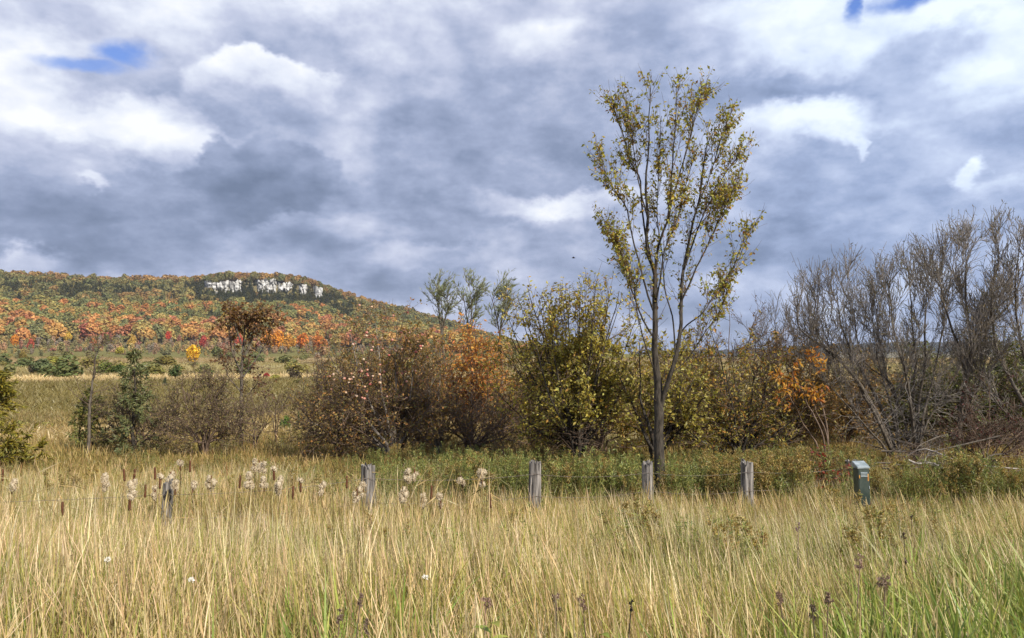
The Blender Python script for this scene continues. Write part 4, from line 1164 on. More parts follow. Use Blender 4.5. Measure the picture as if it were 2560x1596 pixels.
def build_left_trees():
    conifer('larch_tree', 'golden green larch cut by the left edge', -25, 1125, 15.5, 925, 130, [(3, (.22, .185, .026)), (2, (.15, .14, .024)), (1, (.27, .21, .03))], 9000, needles=.10)
    conifer('larch_tree', 'thin dark green larch standing among bare shrubs on the left', 335, 1112, 18.3, 878, 66, [(3, (.14, .155, .06)), (2, (.115, .125, .05)), (1, (.19, .17, .06))], 4200, needles=.09)
    conifer('larch_tree', 'small dim green larch in front of the bare pole like tree', 240, 1095, 19.4, 975, 62, [(2, (.14, .155, .045)), (2, (.20, .18, .045))], 3000, needles=.10)
    pal_b = [(2, (.10, .08, .03)), (2, (.14, .10, .04)), (1, (.17, .12, .05))]
    shrub_tree('bare_sapling', 'nearly leafless pole like sapling on the left with a single straight trunk', 'tree', (222, 1108), 18.4, [[(222, 1108), (223, 1040), (226, 970), (232, 900), (238, 862)]], [.045],
        [B(34, .18, .98, 55, 10, .62, 6, .10, (0, 0, .35), .012, .005), B(3, .2, .95, 45, 12, .22, 4, .1, (0, 0, .2), .014, .004)],
        [dict(on=2, per=.7, t0=.1, size=.06, asp=.5, palette=[(2, (.2, .16, .04)), (1, (.11, .12, .03))])], M_WILLOW, M_TWIG, stem_name='trunk', jit=.10)
    shrub_tree('bare_shrub', 'dark spreading shrub with crooked stems and hardly any leaves', 'bush', (345, 1115), 19.3, fan(345, 1115, [(270, 1010), (290, 960), (330, 970), (370, 950), (410, 990), (430, 1030), (270, 1055), (440, 1070), (390, 1040)]), .036,
        [B(8, .25, .98, 48, 14, .75, 6, .13, (0, 0, .12), .012, .006), B(4.5, .15, .97, 46, 14, .34, 5, .13, (0, 0, .1), .014, .005), B(2, .2, .95, 46, 14, .18, 4, .13, (0, 0, .1), .02, .0045)],
        [dict(on=2, per=2.0, t0=.1, size=.065, asp=.5, palette=[(2, (.12, .12, .035)), (2, (.16, .145, .04))])], M_TWIG, M_TWIG)
    shrub_tree('hawthorn_tree', 'small round hawthorn with brown foliage and a forked dark trunk', 'tree', (510, 1112), 18.2, fan(510, 1112, [(430, 1010), (455, 960), (490, 930), (530, 930), (565, 950), (600, 990), (620, 1030), (440, 1060), (600, 1070), (520, 980)]), .042,
        [B(9, .28, .98, 46, 14, .75, 6, .12, (0, 0, .12), .012, .006), B(5, .15, .97, 46, 14, .34, 5, .13, (0, 0, .1), .014, .005), B(2, .2, .95, 46, 14, .18, 4, .13, (0, 0, .1), .02, .0045)],
        [dict(on=2, per=3.0, t0=.1, size=.062, asp=.5, palette=[(2, (.20, .16, .055)), (2, (.26, .195, .075)), (1, (.14, .13, .045)), (.6, (.36, .30, .15))])], M_TWIG, M_TWIG)
    shrub_tree('brown_leaved_tree', 'slender tree with withered brown leaves standing in front of the orange hillside', 'tree', (604, 1105), 21.0, [[(604, 1105), (602, 1000), (603, 900), (606, 840), (604, 795)], [(603, 930), (580, 880), (572, 830), (578, 795)], [(603, 910), (630, 860), (648, 820), (650, 790)], [(603, 950), (640, 900), (668, 850), (672, 815)], [(603, 1000), (640, 970), (665, 940)], [(603, 980), (570, 940), (560, 900)], [(604, 880), (620, 830), (622, 785)], [(604, 860), (592, 810), (595, 780)]], [.06, .03, .03, .03, .02, .02, .03, .03],
        [B(8, .16, .98, 46, 16, .66, 6, .13, (0, 0, .15), .012, .006), B(3.6, .15, .97, 46, 14, .3, 5, .12, (0, 0, .1), .014, .005)],
        [dict(on=2, per=3.0, t0=.1, size=.10, asp=.6, palette=[(3, (.20, .105, .03)), (2, (.13, .065, .024)), (2, (.26, .15, .035))], droop=.8, sel=lambda p: p[:, 2] > 2.7), dict(on=2, per=1.2, t0=.1, size=.10, asp=.6, palette=[(3, (.16, .08, .03)), (2, (.10, .05, .024))], droop=.8)], M_WILLOW, M_TWIG, stem_name='limb', trunk_first=True, jit=.12)
    shrub_tree('twiggy_shrub', 'thin brown shrub right of the hawthorn with fine twigs', 'bush', (640, 1100), 20.0, fan(640, 1100, [(600, 1000), (630, 980), (665, 1000), (690, 1040), (590, 1050)]), .02,
        [B(8, .25, .98, 44, 14, .55, 6, .12, (0, 0, .2), .012, .005), B(4, .15, .97, 44, 14, .26, 5, .12, (0, 0, .1), .014, .0045)],
        [dict(on=2, per=.6, t0=.1, size=.055, asp=.5, palette=pal_b)], M_TWIG, M_TWIG)
    shrub_tree('bare_sapling', 'short bare sapling beside a small green shrub left of the apple tree', 'tree', (690, 1085), 21.5, [[(690, 1085), (692, 1040), (696, 1005), (690, 985)], [(691, 1050), (710, 1020), (716, 1000)], [(691, 1060), (672, 1030), (668, 1010)]], [.025, .015, .015],
        [B(7, .3, .98, 44, 14, .45, 5, .12, (0, 0, .25), .012, .005), B(3, .2, .95, 44, 14, .2, 4, .12, (0, 0, .1), .014, .0045)], [dict(on=2, per=.6, t0=.1, size=.055, asp=.5, palette=pal_b)], M_TWIG, M_TWIG, jit=.05)


build_trees()

# ------------------------------------------------------------------ grasses
def blades(buf, pos, h, az, bend, w, col, prof, npts=6, lean=None, grad=None):
    """flat tapering blades; bend = how far the tip falls over, prof = width along the blade"""
    n = len(pos)
    t = np.linspace(0, 1, npts)
    bx = np.cos(az); by = np.sin(az)
    hor = (bend[:, None] * t[None] ** 2.2) * h[:, None]
    ver = h[:, None] * (t[None] - .42 * bend[:, None] ** 1.5 * t[None] ** 3)
    P = np.stack([pos[:, 0, None] + hor * bx[:, None], pos[:, 1, None] + hor * by[:, None], pos[:, 2, None] + ver], -1)
    if lean is not None: P[:, :, :2] += (lean[:, None, :] * (t[None] * h[:, None])[:, :, None])
    fa = rng.uniform(0, PI, n)
    side = np.stack([np.cos(fa), np.sin(fa), np.zeros(n)], -1)
    ww = (w[:, None] * np.asarray(prof)[None])[:, :, None] * .5
    v = np.stack([P - side[:, None] * ww, P + side[:, None] * ww], 2)     # n, npts, 2, 3
    i = np.arange(n * npts * 2).reshape(n, npts, 2)
    q = np.stack([i[:, :-1, 0], i[:, :-1, 1], i[:, 1:, 1], i[:, 1:, 0]], -1).reshape(-1, 4)
    c = np.repeat(np.repeat(col[:, None, None], npts, 1), 2, 2)
    if grad is not None:     # straw is green at the foot and pales towards the seed head
        g = np.asarray(grad, float); f = t[None, :, None, None]
        c = c * (g[0] * (1 - f) + g[1] * f)
    buf.add(v.reshape(-1, 3), quad=q, col=c.reshape(-1, 3))
    return P


STRAW = [(3, (.58, .475, .285)), (2.5, (.50, .405, .235)), (2.2, (.68, .59, .40)), (1.4, (.38, .285, .18)), (1.6, (.43, .40, .155)), (1.1, (.33, .34, .115))]
GREENS = [(3, (.25, .30, .065)), (2.4, (.18, .245, .05)), (1.8, (.35, .35, .09)), (1.2, (.13, .18, .045))]
STALK = [1, .95, .85, .75, 1.6, 1.6, .3]
LEAFP = [.8, 1, 1, .85, .6, .05]


def grass_clump(kind, seed):
    b = Buf()
    def disk(n, r):
        a = rng.uniform(0, 2 * PI, n); q = r * np.sqrt(rng.uniform(0, 1, n))
        return np.stack([q * np.cos(a), q * np.sin(a), np.full(n, -.04)], 1)
    def put(n, r, h0, h1, w0, w1, bd, pal, prof, sdv=.07):
        blades(b, disk(n, r), rng.uniform(h0, h1, n), rng.uniform(0, 2 * PI, n), np.abs(rng.normal(0, bd, n)), rng.uniform(w0, w1, n), pick(pal, n), prof, len(prof), rng.normal(0, sdv, (n, 2)), ((.50, .74, .42), (1.20, 1.10, 1.05)) if prof is STALK else None)
    if kind == 'straw':
        put(54, .24, .42, .84, .0018, .0031, .16, STRAW, STALK, .10)
        put(18, .24, .20, .50, .003, .005, .35, STRAW, LEAFP, .16)
        put(26, .24, .2, .5, .004, .007, .35, GREENS, LEAFP, .14)
    elif kind == 'mixed':
        put(34, .24, .40, .80, .0018, .0031, .18, STRAW, STALK, .10)
        put(16, .24, .34, .70, .0025, .004, .2, [(1, (.33, .33, .09)), (1, (.26, .28, .07))], STALK)
        put(30, .24, .25, .62, .004, .008, .35, GREENS, LEAFP, .14)
    elif kind == 'lush':
        put(34, .2, .25, .60, .008, .015, .55, [(3, (.235, .305, .062)), (2, (.17, .24, .048)), (1.8, (.34, .36, .09)), (1.0, (.48, .42, .20))], LEAFP, .2)
        put(4, .2, .35, .6, .0015, .0025, .2, STRAW, STALK)
    elif kind == 'meadow':      # seen from 10 to 30 m
        put(26, .42, .35, .80, .006, .011, .2, [(2, (.40, .30, .14)), (2, (.32, .26, .10)), (1.2, (.50, .40, .20)), (1, (.27, .18, .09))], STALK, .1)
        put(22, .42, .2, .6, .010, .018, .4, [(2, (.22, .21, .06)), (2, (.28, .25, .07)), (1, (.16, .16, .05))], LEAFP, .16)
    elif kind == 'tussock':     # seen from 25 m to the woods
        put(34, .5, .25, .7, .02, .045, .35, [(2, (.75, .72, .60)), (2, (1.0, .95, .85)), (1, (1.25, 1.15, 1.0))], LEAFP, .2)
    return b.mesh('grass_clump', M_INST)


def herb_clump(kind):
    """leafy upright stems: goldenrod and asters gone over"""
    b = Buf()
    n = 7
    for j in range(n):
        a = rng.uniform(0, 2 * PI); q = .26 * math.sqrt(rng.uniform())
        h = rng.uniform(.75, 1.2)
        P = np.stack([q * math.cos(a) + np.linspace(0, rng.normal() * .12, 8), q * math.sin(a) + np.linspace(0, rng.normal() * .12, 8), np.linspace(-.03, h, 8)], 1)[None]
        cat_geo(b, P, np.linspace(.005, .002, 8)[None], 3, (.13, .12, .045))
        pal = [(3, (.19, .225, .060)), (2, (.25, .265, .070)), (1.4, (.33, .31, .085)), (1, (.13, .16, .045))] if kind != 'brown' else [(2, (.26, .21, .07)), (2, (.18, .175, .055)), (1, (.32, .23, .08))]
        leaves_on(P, 80, .12, .070, .20, pal, .0, .6, b, .5)
        if kind == 'gold' or kind == 'brown':
            br, rr = branch(P, np.linspace(.004, .002, 8)[None], 7, .78, 1, 45, 10, .16, 4, .1, (0, 0, .1), .02, .0015)
            cat_geo(b, br, rr, 3, (.16, .11, .05))
            leaves_on(br, 16, .1, .028, .7, [(2, (.36, .26, .08)), (2, (.27, .19, .07)), (1, (.42, .33, .10))] , 0, 1, b, .3)
    return b.mesh('herb_clump', M_INST)


def place(n, y0, y1, pxa=-260, pxb=2820, power=1.0):
    Y = y0 + (y1 - y0) * rng.uniform(0, 1, n) ** power
    px = rng.uniform(pxa, pxb, n)
    x = (px - 1280) / F * Y
    return x, Y, px


def tilt_rot(n, lx, ly):
    """random turn about the vertical, then a lean of the top by (lx, ly)"""
    ph = rng.uniform(0, 2 * PI, n)
    c, s = np.cos(-ph), np.sin(-ph)
    ax = lx * c - ly * s; ay = lx * s + ly * c
    return np.stack([-ay, ax, ph], 1)


def uniform_ground(n, y0, y1, hw=.78, m=1.2):
    """even scatter over the visible wedge of ground"""
    out = np.zeros((0, 2))
    while len(out) < n:
        y = np.sqrt(rng.uniform(y0 ** 2, y1 ** 2, n)); x = rng.uniform(-1, 1, n) * (hw * y + m)
        out = np.vstack([out, np.stack([x, y], 1)])
    return out[:n, 0], out[:n, 1]


def build_grass():
    # ---- tall grass of the verge
    src = [grass_clump('straw', s) for s in range(9)] + [grass_clump('mixed', s) for s in range(9)]
    n = 7800
    x, y = uniform_ground(n, 2.35, 13.2)
    kk = (y < 10.2) | (rng.uniform(size=n) < np.where((x / y * F + 1280) < 850, .8, .38))
    x = x[kk]; y = y[kk]; n = len(x)
    px = 1280 + x / y * F
    g = fbm(x * .55, y * .55, 3, 50)
    green = np.clip((px - 800) / 1500, 0, .5) + (g - .5) * 1.5 + np.clip((y - 4.2) / 5, -.25, .45) + .58
    idx = np.where(rng.uniform(size=n) < green, rng.integers(9, 18, n), rng.integers(0, 9, n))
    lx = np.interp(px, [0, 1000, 1500, 2200, 2800], [.0, -.05, -.18, -.27, -.33]) + rng.normal(0, .06, n)
    ly = rng.normal(0, .06, n)
    z = ground_z(x, y)
    patch = fbm(x * 1.3 + 9, y * 1.3, 3, 53)
    s = (.72 + .55 * patch) * rng.uniform(.82, 1.12, n)
    s = s * np.interp(px, [0, 900, 1500, 2600], [1.05, 1.0, .95, .95])
    zl = np.clip((px - 1850) / 550, 0, 1) * np.clip((4.8 - y) / 1.4, 0, 1)
    s *= 1 - .45 * zl
    s *= np.interp(y, [1.7, 2.4, 7.5, 9.2, 13.2], [.85, 1.0, 1.06, 1.0, .88])
    # reeds keep the grass down just behind the fence
    kk = rng.uniform(size=n) > .92 * zl
    x, y, z, s, idx, lx, ly, px, g = [q[kk] for q in (x, y, z, s, idx, lx, ly, px, g)]; n = len(x)
    scl = np.stack([s, s, s * rng.uniform(.85, 1.15, n)], 1)
    tb = np.array([1.0, 1.0, 1.0]) * rng.uniform(.8, 1.15, (n, 1)) * np.stack([1 + .25 * (g - .5), np.ones(n), 1 - .3 * (g - .5)], 1)
    o = scatter('tall_grass', np.stack([x, y, z], 1), tilt_rot(n, lx, ly), scl, idx, tb, src)
    tag(o, 'tall dry straw coloured grass with seed heads filling the foreground', 'grass')
    # ---- lush blades low at the right and in small tufts
    src = [grass_clump('lush', s) for s in range(6)]
    n = 3600
    x, y = uniform_ground(n, 2.4, 6.4)
    px = 1280 + x / y * F
    wgt = np.clip((px - 1820) / 650, 0, 1) * np.clip((4.9 - y) / 1.4, 0, 1) + .8 * (fbm(x * 1.6, y * 1.6, 2, 60) > .68) * (y < 4) + np.clip((px - 2150) / 500, 0, .3) * (y < 6.0)
    k = rng.uniform(size=n) < wgt
    x, y, px = x[k], y[k], px[k]; n = len(x)
    s = rng.uniform(1.0, 1.55, n)
    o = scatter('green_grass', np.stack([x, y, ground_z(x, y)], 1), tilt_rot(n, np.full(n, -.12), rng.normal(0, .1, n)), np.stack([s, s, s], 1), rng.integers(0, 6, n), rng.uniform(.8, 1.2, (n, 1)) * np.ones((1, 3)), src)
    tag(o, 'lush bright green grass blades low at the right of the verge', 'grass')
    # ---- meadow behind the fence
    src = [grass_clump('meadow', s) for s in range(8)]
    n = 6500
    x, y = uniform_ground(n, 9.6, 32)
    g = fbm(x * .25, y * .25, 3, 70)
    s = np.interp(y, [9.6, 11.5, 13, 17, 32], [.85, .85, .75, .55, .5]) * rng.uniform(.75, 1.2, n)
    px = 1280 + x / y * F
    wet = np.clip((900 - px) / 400, 0, 1)
    tb = np.stack([.85 + .45 * (g - .3) + 0 * wet, .85 + .3 * (g - .3), .8 + .2 * (g - .3)], 1) * rng.uniform(.75, 1.15, (n, 1))
    o = scatter('meadow_grass', np.stack([x, y, ground_z(x, y)], 1), tilt_rot(n, rng.normal(-.05, .1, n), rng.normal(0, .1, n)), np.stack([s * 1.15, s * 1.15, s], 1), rng.integers(0, 8, n), tb, src)
    tag(o, 'olive brown meadow grass behind the fence posts', 'grass')
    # ---- tussocks out to the woods
    src = [grass_clump('tussock', s) for s in range(6)]
    n = 15000
    u = rng.uniform(-300, 2850, n); r = np.exp(rng.uniform(math.log(26), math.log(330), n))
    az = np.arctan((u - 1280) / F); x = r * np.sin(az); y = r * np.cos(az)
    s = .7 * (r / 30) ** .42 * rng.uniform(.6, 1.3, n)
    tb = np.clip(field_color(x, y) * 1.35, 0, .8)
    o = scatter('field_grass', np.stack([x, y, ground_z(x, y) - .03], 1), tilt_rot(n, rng.normal(0, .1, n), rng.normal(0, .1, n)), np.stack([s * 1.8, s * 1.8, s * .8], 1), rng.integers(0, 6, n), tb, src)
    tag(o, 'rough tan and olive grass of the open fields below the hill', 'grass')
    # ---- herbs
    src = [herb_clump('green') for s in range(5)] + [herb_clump('gold') for s in range(4)] + [herb_clump('brown') for s in range(4)]
    n = 2100
    x, y, px = place(n, 11.2, 16.5, -200, 2800, 1.1)
    g = fbm(x * .5, y * .5, 3, 80)
    den = np.interp(px, [-200, 500, 900, 1150, 2800], [.10, .12, .40, 1, 1])
    k = (rng.uniform(size=n) < den) & ~((px > 2085) & (px < 2225) & (y < 11.25)) & ~((px > 2000) & (px < 2100) & (y < 12.3)) & ~((px > 2180) & (y > 11.9) & (rng.uniform(size=n) < .88))
    # nothing grows over the pedestal's back or through the posts
    x, y, px, g = x[k], y[k], px[k], g[k]; n = len(x)
    r_ = rng.uniform(size=n)
    idx = np.where(r_ < np.interp(px, [0, 900, 1200], [.15, .4, .62]) + .8 * (g - .5), rng.integers(0, 5, n), np.where(rng.uniform(size=n) < .5, rng.integers(5, 9, n), rng.integers(9, 13, n)))
    s = np.interp(y, [9.9, 11.5, 13, 16.5], [.78, .80, .72, .50]) * rng.uniform(.75, 1.15, n) * np.interp(px, [0, 900, 1250], [.72, .80, 1.0]) * (.62 + .72 * fbm(x * .7 + 3, y * .7, 3, 84))
    o = scatter('goldenrod', np.stack([x, y, ground_z(x, y)], 1), tilt_rot(n, rng.normal(-.05, .08, n), rng.normal(0, .08, n)), np.stack([s, s, s], 1), idx, rng.uniform(.75, 1.2, (n, 1)) * np.ones((1, 3)), src)
    tag(o, 'leafy green goldenrod gone over, growing thickly behind the fence', 'weeds')
    # a few along the verge itself
    n = 75
    x, y, px = place(n, 6.0, 9.6, 900, 2700)
    s = rng.uniform(.45, .75, n)
    o = scatter('verge_weeds', np.stack([x, y, ground_z(x, y)], 1), tilt_rot(n, rng.normal(-.12, .08, n), rng.normal(0, .08, n)), np.stack([s, s, s], 1), rng.integers(0, 9, n), rng.uniform(.9, 1.3, (n, 1)) * np.ones((1, 3)), src)
    tag(o, 'yellowing leafy weeds among the verge grass', 'weeds')


build_grass()

# ------------------------------------------------------------------ fence
M_POST = mat_noise('weathered_cedar', (.035, .030, .026), (.36, .33, .30), 9, (3.2, 3.2, .22), .95, 9, .012, lo=.36, hi=.70)
M_WIRE = mat_noise('rusty_wire', (.10, .075, .06), (.24, .20, .17), 40, (1, 1, 1), .6, 3)


def post(px, ptop, Y, wpx, tilt, label, seed, taper_low=False):
    base = W(px, 1300, Y); gz = float(ground_z(base[0], base[1])); base[2] = gz
    h = W(px, ptop, Y)[2] - gz
    r = wpx / F * Y / 2
    root = empty('fence_post', base, label, 'post', 'weathered fence posts')
    g = np.random.default_rng(seed)
    na, nz = 40, 26
    a = np.arange(na) * 2 * PI / na; t = np.linspace(-.12, 1, nz)
    A, T = np.meshgrid(a, t)
    sq = 1 / np.maximum(np.abs(np.cos(A + .3)) ** 5 + np.abs(np.sin(A + .3)) ** 5, 1e-3) ** .2
    sq = .55 + .45 * sq
    crack = np.zeros_like(A)
    for c in range(15):
        ac = g.uniform(0, 2 * PI); wd = g.uniform(.05, .13); dp = g.uniform(.06, .32)
        lo = g.uniform(-.3, .5); hi = lo + g.uniform(.4, 1.2)
        da = np.abs((A + .12 * np.sin(T * 5 + c) - ac + PI) % (2 * PI) - PI)
        crack += dp * np.clip(1 - da / wd, 0, 1) * (T > lo) * (T < hi)
    rr = r * sq * (1 - np.minimum(crack, .5)) * (1 + .05 * (fbm(A * 3, T * 3, 3, seed) - .5)) * (1.04 - .10 * T)
    Z = T * h
    topj = (.045 * (fbm(A * 1.6, A * 0 + seed, 3, 4) - .5) * 2 + .02 * g.normal(size=A.shape))
    Z = Z + np.where(T > .985, topj, 0) + np.where((T > .93) & (T <= .985), topj * .4, 0)
    v = np.stack([rr * np.cos(A), rr * np.sin(A), Z], -1).reshape(-1, 3)
    i = np.arange(na * nz).reshape(nz, na)
    q = np.stack([i[:-1], np.roll(i[:-1], -1, 1), np.roll(i[1:], -1, 1), i[1:]], -1).reshape(-1, 4)
    # end grain: rings stepping down into a hollow heart
    inner = v[-na:] * np.array([.55, .55, 1]) - np.array([0, 0, .012]); cpt = np.array([[0, 0, h - .04]])
    n0 = len(v); v = np.vstack([v, inner, cpt])
    ii = n0 + np.arange(na); top = i[-1]
    q2 = np.stack([top, np.roll(top, -1), np.roll(ii, -1), ii], -1)
    tri = np.stack([ii, np.roll(ii, -1), np.full(na, n0 + na)], -1)
    me = make_mesh('post_body', v, [np.concatenate([q, q2]), tri], None, False, M_POST)
    o = link('post_body', me, root)
    root.rotation_euler = (tilt[1], tilt[0], g.uniform(-.4, .4))
    for zz in (.88, .62, .38):
        b = Buf()
        P = np.stack([.0 + r * 1.0 * np.cos(np.linspace(-2.2, -.9, 6)), r * 1.03 * np.sin(np.linspace(-2.2, -.9, 6)) - .012, np.full(6, h * zz)], 1)[None]
        cat_geo(b, P, np.full((1, 6), .0022), 4); link('staple', b.mesh('staple', M_WIRE, True), root)
    if seed == 5:
        # a split slab still nailed to the lower half
        b = Buf(); w = r * .9
        c = np.array([[-w, -r * 1.22, .05], [w * .8, -r * 1.22, .05], [w * .8, -r * 1.02, .05], [-w, -r * 1.02, .05], [-w, -r * 1.2, h * .56], [w * .8, -r * 1.22, h * .46], [w * .8, -r * 1.02, h * .46], [-w, -r * 1.02, h * .56]])
        b.add(c, quad=[[0, 1, 5, 4], [1, 2, 6, 5], [2, 3, 7, 6], [3, 0, 4, 7], [4, 5, 6, 7]])
        link('split_slab', b.mesh('split_slab', M_POST), root)
    return base, h


POSTS = [(412, 1206, 8.6, 25, (.03, .02), 'shortest weathered fence post, standing among cattails at the left', 1),
         (923, 1166, 9.5, 33, (-.02, .0), 'cracked grey fence post at the right end of the cattails', 2),
         (1336, 1158, 10.0, 32, (.015, -.02), 'grey fence post beside green goldenrod, left of the tall slender tree', 3),
         (1622, 1159, 10.9, 27, (-.015, .01), 'fence post directly in front of the tall slender tree trunk', 4),
         (1868, 1157, 10.8, 30, (.01, .0), 'fence post with a split slab, right of the tall slender tree', 5),
         (2128, 1152, 12.6, 30, (.02, .02), 'dark fence post half hidden behind the green pedestal', 6)]


def build_fence():
    feet = []
    for p in POSTS:
        feet.append(post(*p))
    # wires run past both ends of what is seen
    ends = [(np.array([feet[0][0][0] - 4.2, feet[0][0][1] - .9, 0]), 1.0)] + feet + [(np.array([feet[-1][0][0] + 4.2, feet[-1][0][1] + .7, 0]), 1.1)]
    for fr, lab in [(.88, 'topmost strand of barbed wire strung along the fence posts'), (.62, 'middle strand of barbed wire strung along the fence posts'), (.38, 'lowest strand of barbed wire, mostly hidden in the grass')]:
        pts = []
        for (b0, h0), (b1, h1) in zip(ends[:-1], ends[1:]):
            for t in np.linspace(0, 1, 12, endpoint=False):
                p = b0 * (1 - t) + b1 * t
                z0 = float(ground_z(b0[0], b0[1])) + h0 * fr; z1 = float(ground_z(b1[0], b1[1])) + h1 * fr
                pts.append([p[0], p[1] - .085, z0 * (1 - t) + z1 * t - .05 * 4 * t * (1 - t)])
        pts = np.array(pts)
        root = empty('barbed_wire', pts[0], lab, 'wire', 'barbed wire strands')
        b = Buf(); cat_geo(b, (pts - pts[0])[None], np.full((1, len(pts)), .0022), 5)
        link('wire', b.mesh('wire', M_WIRE, True), root)
        seg = pts - pts[0]
        bp = Buf(); L = np.concatenate([[0], np.cumsum(np.linalg.norm(np.diff(seg, axis=0), axis=1))])
        for d in np.arange(.1, L[-1], .14):
            c = np.array([np.interp(d, L, seg[:, j]) for j in range(3)])
            for k in range(2):
                dv = norm(rng.normal(size=3)); cat_geo(bp, np.array([[c - dv * .014, c, c + dv * .014]]), np.array([[.0009, .0016, .0009]]), 3)
        o = link('barbs', bp.mesh('barbs', M_WIRE), root); o['kind'] = 'stuff'


build_fence()


# ------------------------------------------------------------------ green pedestal
def bm_box(b, x0, x1, y0, y1, z0, z1, bev=.004, col=(.5, .5, .5)):
    """box with chamfered upright edges and a chamfered top"""
    e = bev
    ring = lambda xa, xb, ya, yb: [(xa + e, ya), (xb - e, ya), (xb, ya + e), (xb, yb - e), (xb - e, yb), (xa + e, yb), (xa, yb - e), (xa, ya + e)]
    R0 = [(x, y, z0) for x, y in ring(x0, x1, y0, y1)]; R1 = [(x, y, z1 - e) for x, y in ring(x0, x1, y0, y1)]
    R2 = [(x, y, z1) for x, y in ring(x0 + e, x1 - e, y0 + e, y1 - e)]
    v = R0 + R1 + R2
    q = []
    for k in range(8):
        n = (k + 1) % 8
        q += [[k, n, 8 + n, 8 + k], [8 + k, 8 + n, 16 + n, 16 + k]]
    top = [[16, 17, 18, 19], [16, 19, 20, 23], [20, 21, 22, 23]]
    b.add(v, quad=q + top + [[3, 2, 1, 0], [7, 4, 3, 0], [7, 6, 5, 4]], col=col)


def build_pedestal():
    Y = 10.6
    c = W(2158, 1300, Y); c[2] = float(ground_z(c[0], c[1]))
    h = W(2158, 1163, Y)[2] - c[2]
    m = mat_noise('green_enamel', (.020, .036, .029), (.070, .088, .074), 5, (1, 1, .5), .42, 6, .0006, .5)
    m2 = mat_noise('sky_sheen_lid', (.16, .20, .20), (.36, .40, .41), 7, (1, 1, 1), .33, 6, .0006, .5)  # paler and bluer than the body: sky reflection painted into the colour
    m3 = mat_noise('pale_louvre', (.22, .26, .27), (.36, .41, .42), 12, (1, 1, 1), .35, 4, 0, .5)
    m4 = mat_noise('orange_sticker', (.45, .17, .03), (.56, .30, .07), 30, (1, 1, 1), .5, 4)
    root = empty('utility_pedestal', c, 'dark green metal utility pedestal with vent louvres in front of the bare willows', 'pedestal')
    w, d = .162, .150
    b = Buf(); bm_box(b, -w / 2, w / 2, -d / 2, d / 2, -.1, h - .045, .006); link('body', b.mesh('body', m), root)
    # front door panel, 3 mm proud, with its seam
    b = Buf(); bm_box(b, -w / 2 + .012, w / 2 - .012, -d / 2 - .004, -d / 2, .12, h - .055, .002); link('door_panel', b.mesh('door_panel', m), root)
    # lid: overhangs the body and falls towards the front
    b = Buf(); o_ = .008
    x0, x1, y0, y1 = -w / 2 - o_, w / 2 + o_, -d / 2 - o_, d / 2 + o_
    za, zb, zt = h - .034, h - .018, h + .050
    v = [(x0, y0, za), (x1, y0, za), (x1, y1, za), (x0, y1, za), (x0, y0, zb), (x1, y0, zb), (x1, y1, zt - .006), (x0, y1, zt - .006),
         (x0 + .006, y0 + .008, zb + .008), (x1 - .006, y0 + .008, zb + .008), (x1 - .006, y1 - .006, zt), (x0 + .006, y1 - .006, zt)]
    q = [[0, 1, 5, 4], [1, 2, 6, 5], [2, 3, 7, 6], [3, 0, 4, 7], [4, 5, 9, 8], [5, 6, 10, 9], [6, 7, 11, 10], [7, 4, 8, 11], [8, 9, 10, 11], [3, 2, 1, 0]]
    b.add(v, quad=q); link('lid', b.mesh('lid', m2), root)
    for k in range(4):
        z = h - .085 - k * .019
        b = Buf(); x0, x1 = -.048, .048; yf = -d / 2 - .0045
        v = [(x0, yf, z), (x1, yf, z), (x1, yf - .010, z - .007), (x0, yf - .010, z - .007), (x0, yf, z - .009), (x1, yf, z - .009)]
        b.add(v, quad=[[0, 3, 2, 1], [3, 4, 5, 2]], tri=[[0, 4, 3], [1, 2, 5]]); link('louvre', b.mesh('louvre', m3), root)
    for (x0, x1, z0, z1) in [(-.072, -.058, h - .17, h - .125), (.050, .066, h - .21, h - .11)]:
        b = Buf(); yf = -d / 2 - .0045
        b.add([(x0, yf, z0), (x1, yf, z0), (x1, yf, z1), (x0, yf, z1)], quad=[[0, 1, 2, 3]]); link('sticker', b.mesh('sticker', m4), root)
    b = Buf(); bm_box(b, w / 2 - .020, w / 2 - .008, -d / 2 - .012, -d / 2 - .004, h - .32, h - .28, .002); link('latch', b.mesh('latch', m3), root)
    root.rotation_euler = (.015, -.02, .03)


build_pedestal()

# ------------------------------------------------------------------ cattails
M_PLANT = mat_leaf('dry_reed', .25, .04)
M_BROWNHEAD = mat_noise('cattail_velvet', (.065, .025, .012), (.14, .058, .026), 60, (1, 1, .3), .9, 4)
m_, k_, out_ = mat_new('cattail_fluff')
nz_ = k_.noise(k_.n.new('ShaderNodeTexCoord').outputs['Object'], 40, 5, .6)[0]
df_ = k_.n.new('ShaderNodeBsdfDiffuse'); k_.put(df_.inputs[0], k_.ramp(nz_, [(.3, (.42, .32, .20)), (.65, (.70, .61, .45))]))
tr_ = k_.n.new('ShaderNodeBsdfTranslucent'); k_.put(tr_.inputs[0], (.66, .57, .40, 1))
mx_ = k_.n.new('ShaderNodeMixShader'); mx_.inputs[0].default_value = .25
k_.l.new(df_.outputs[0], mx_.inputs[1]); k_.l.new(tr_.outputs[0], mx_.inputs[2]); k_.l.new(mx_.outputs[0], out_.inputs[0])
M_FLUFF = m_

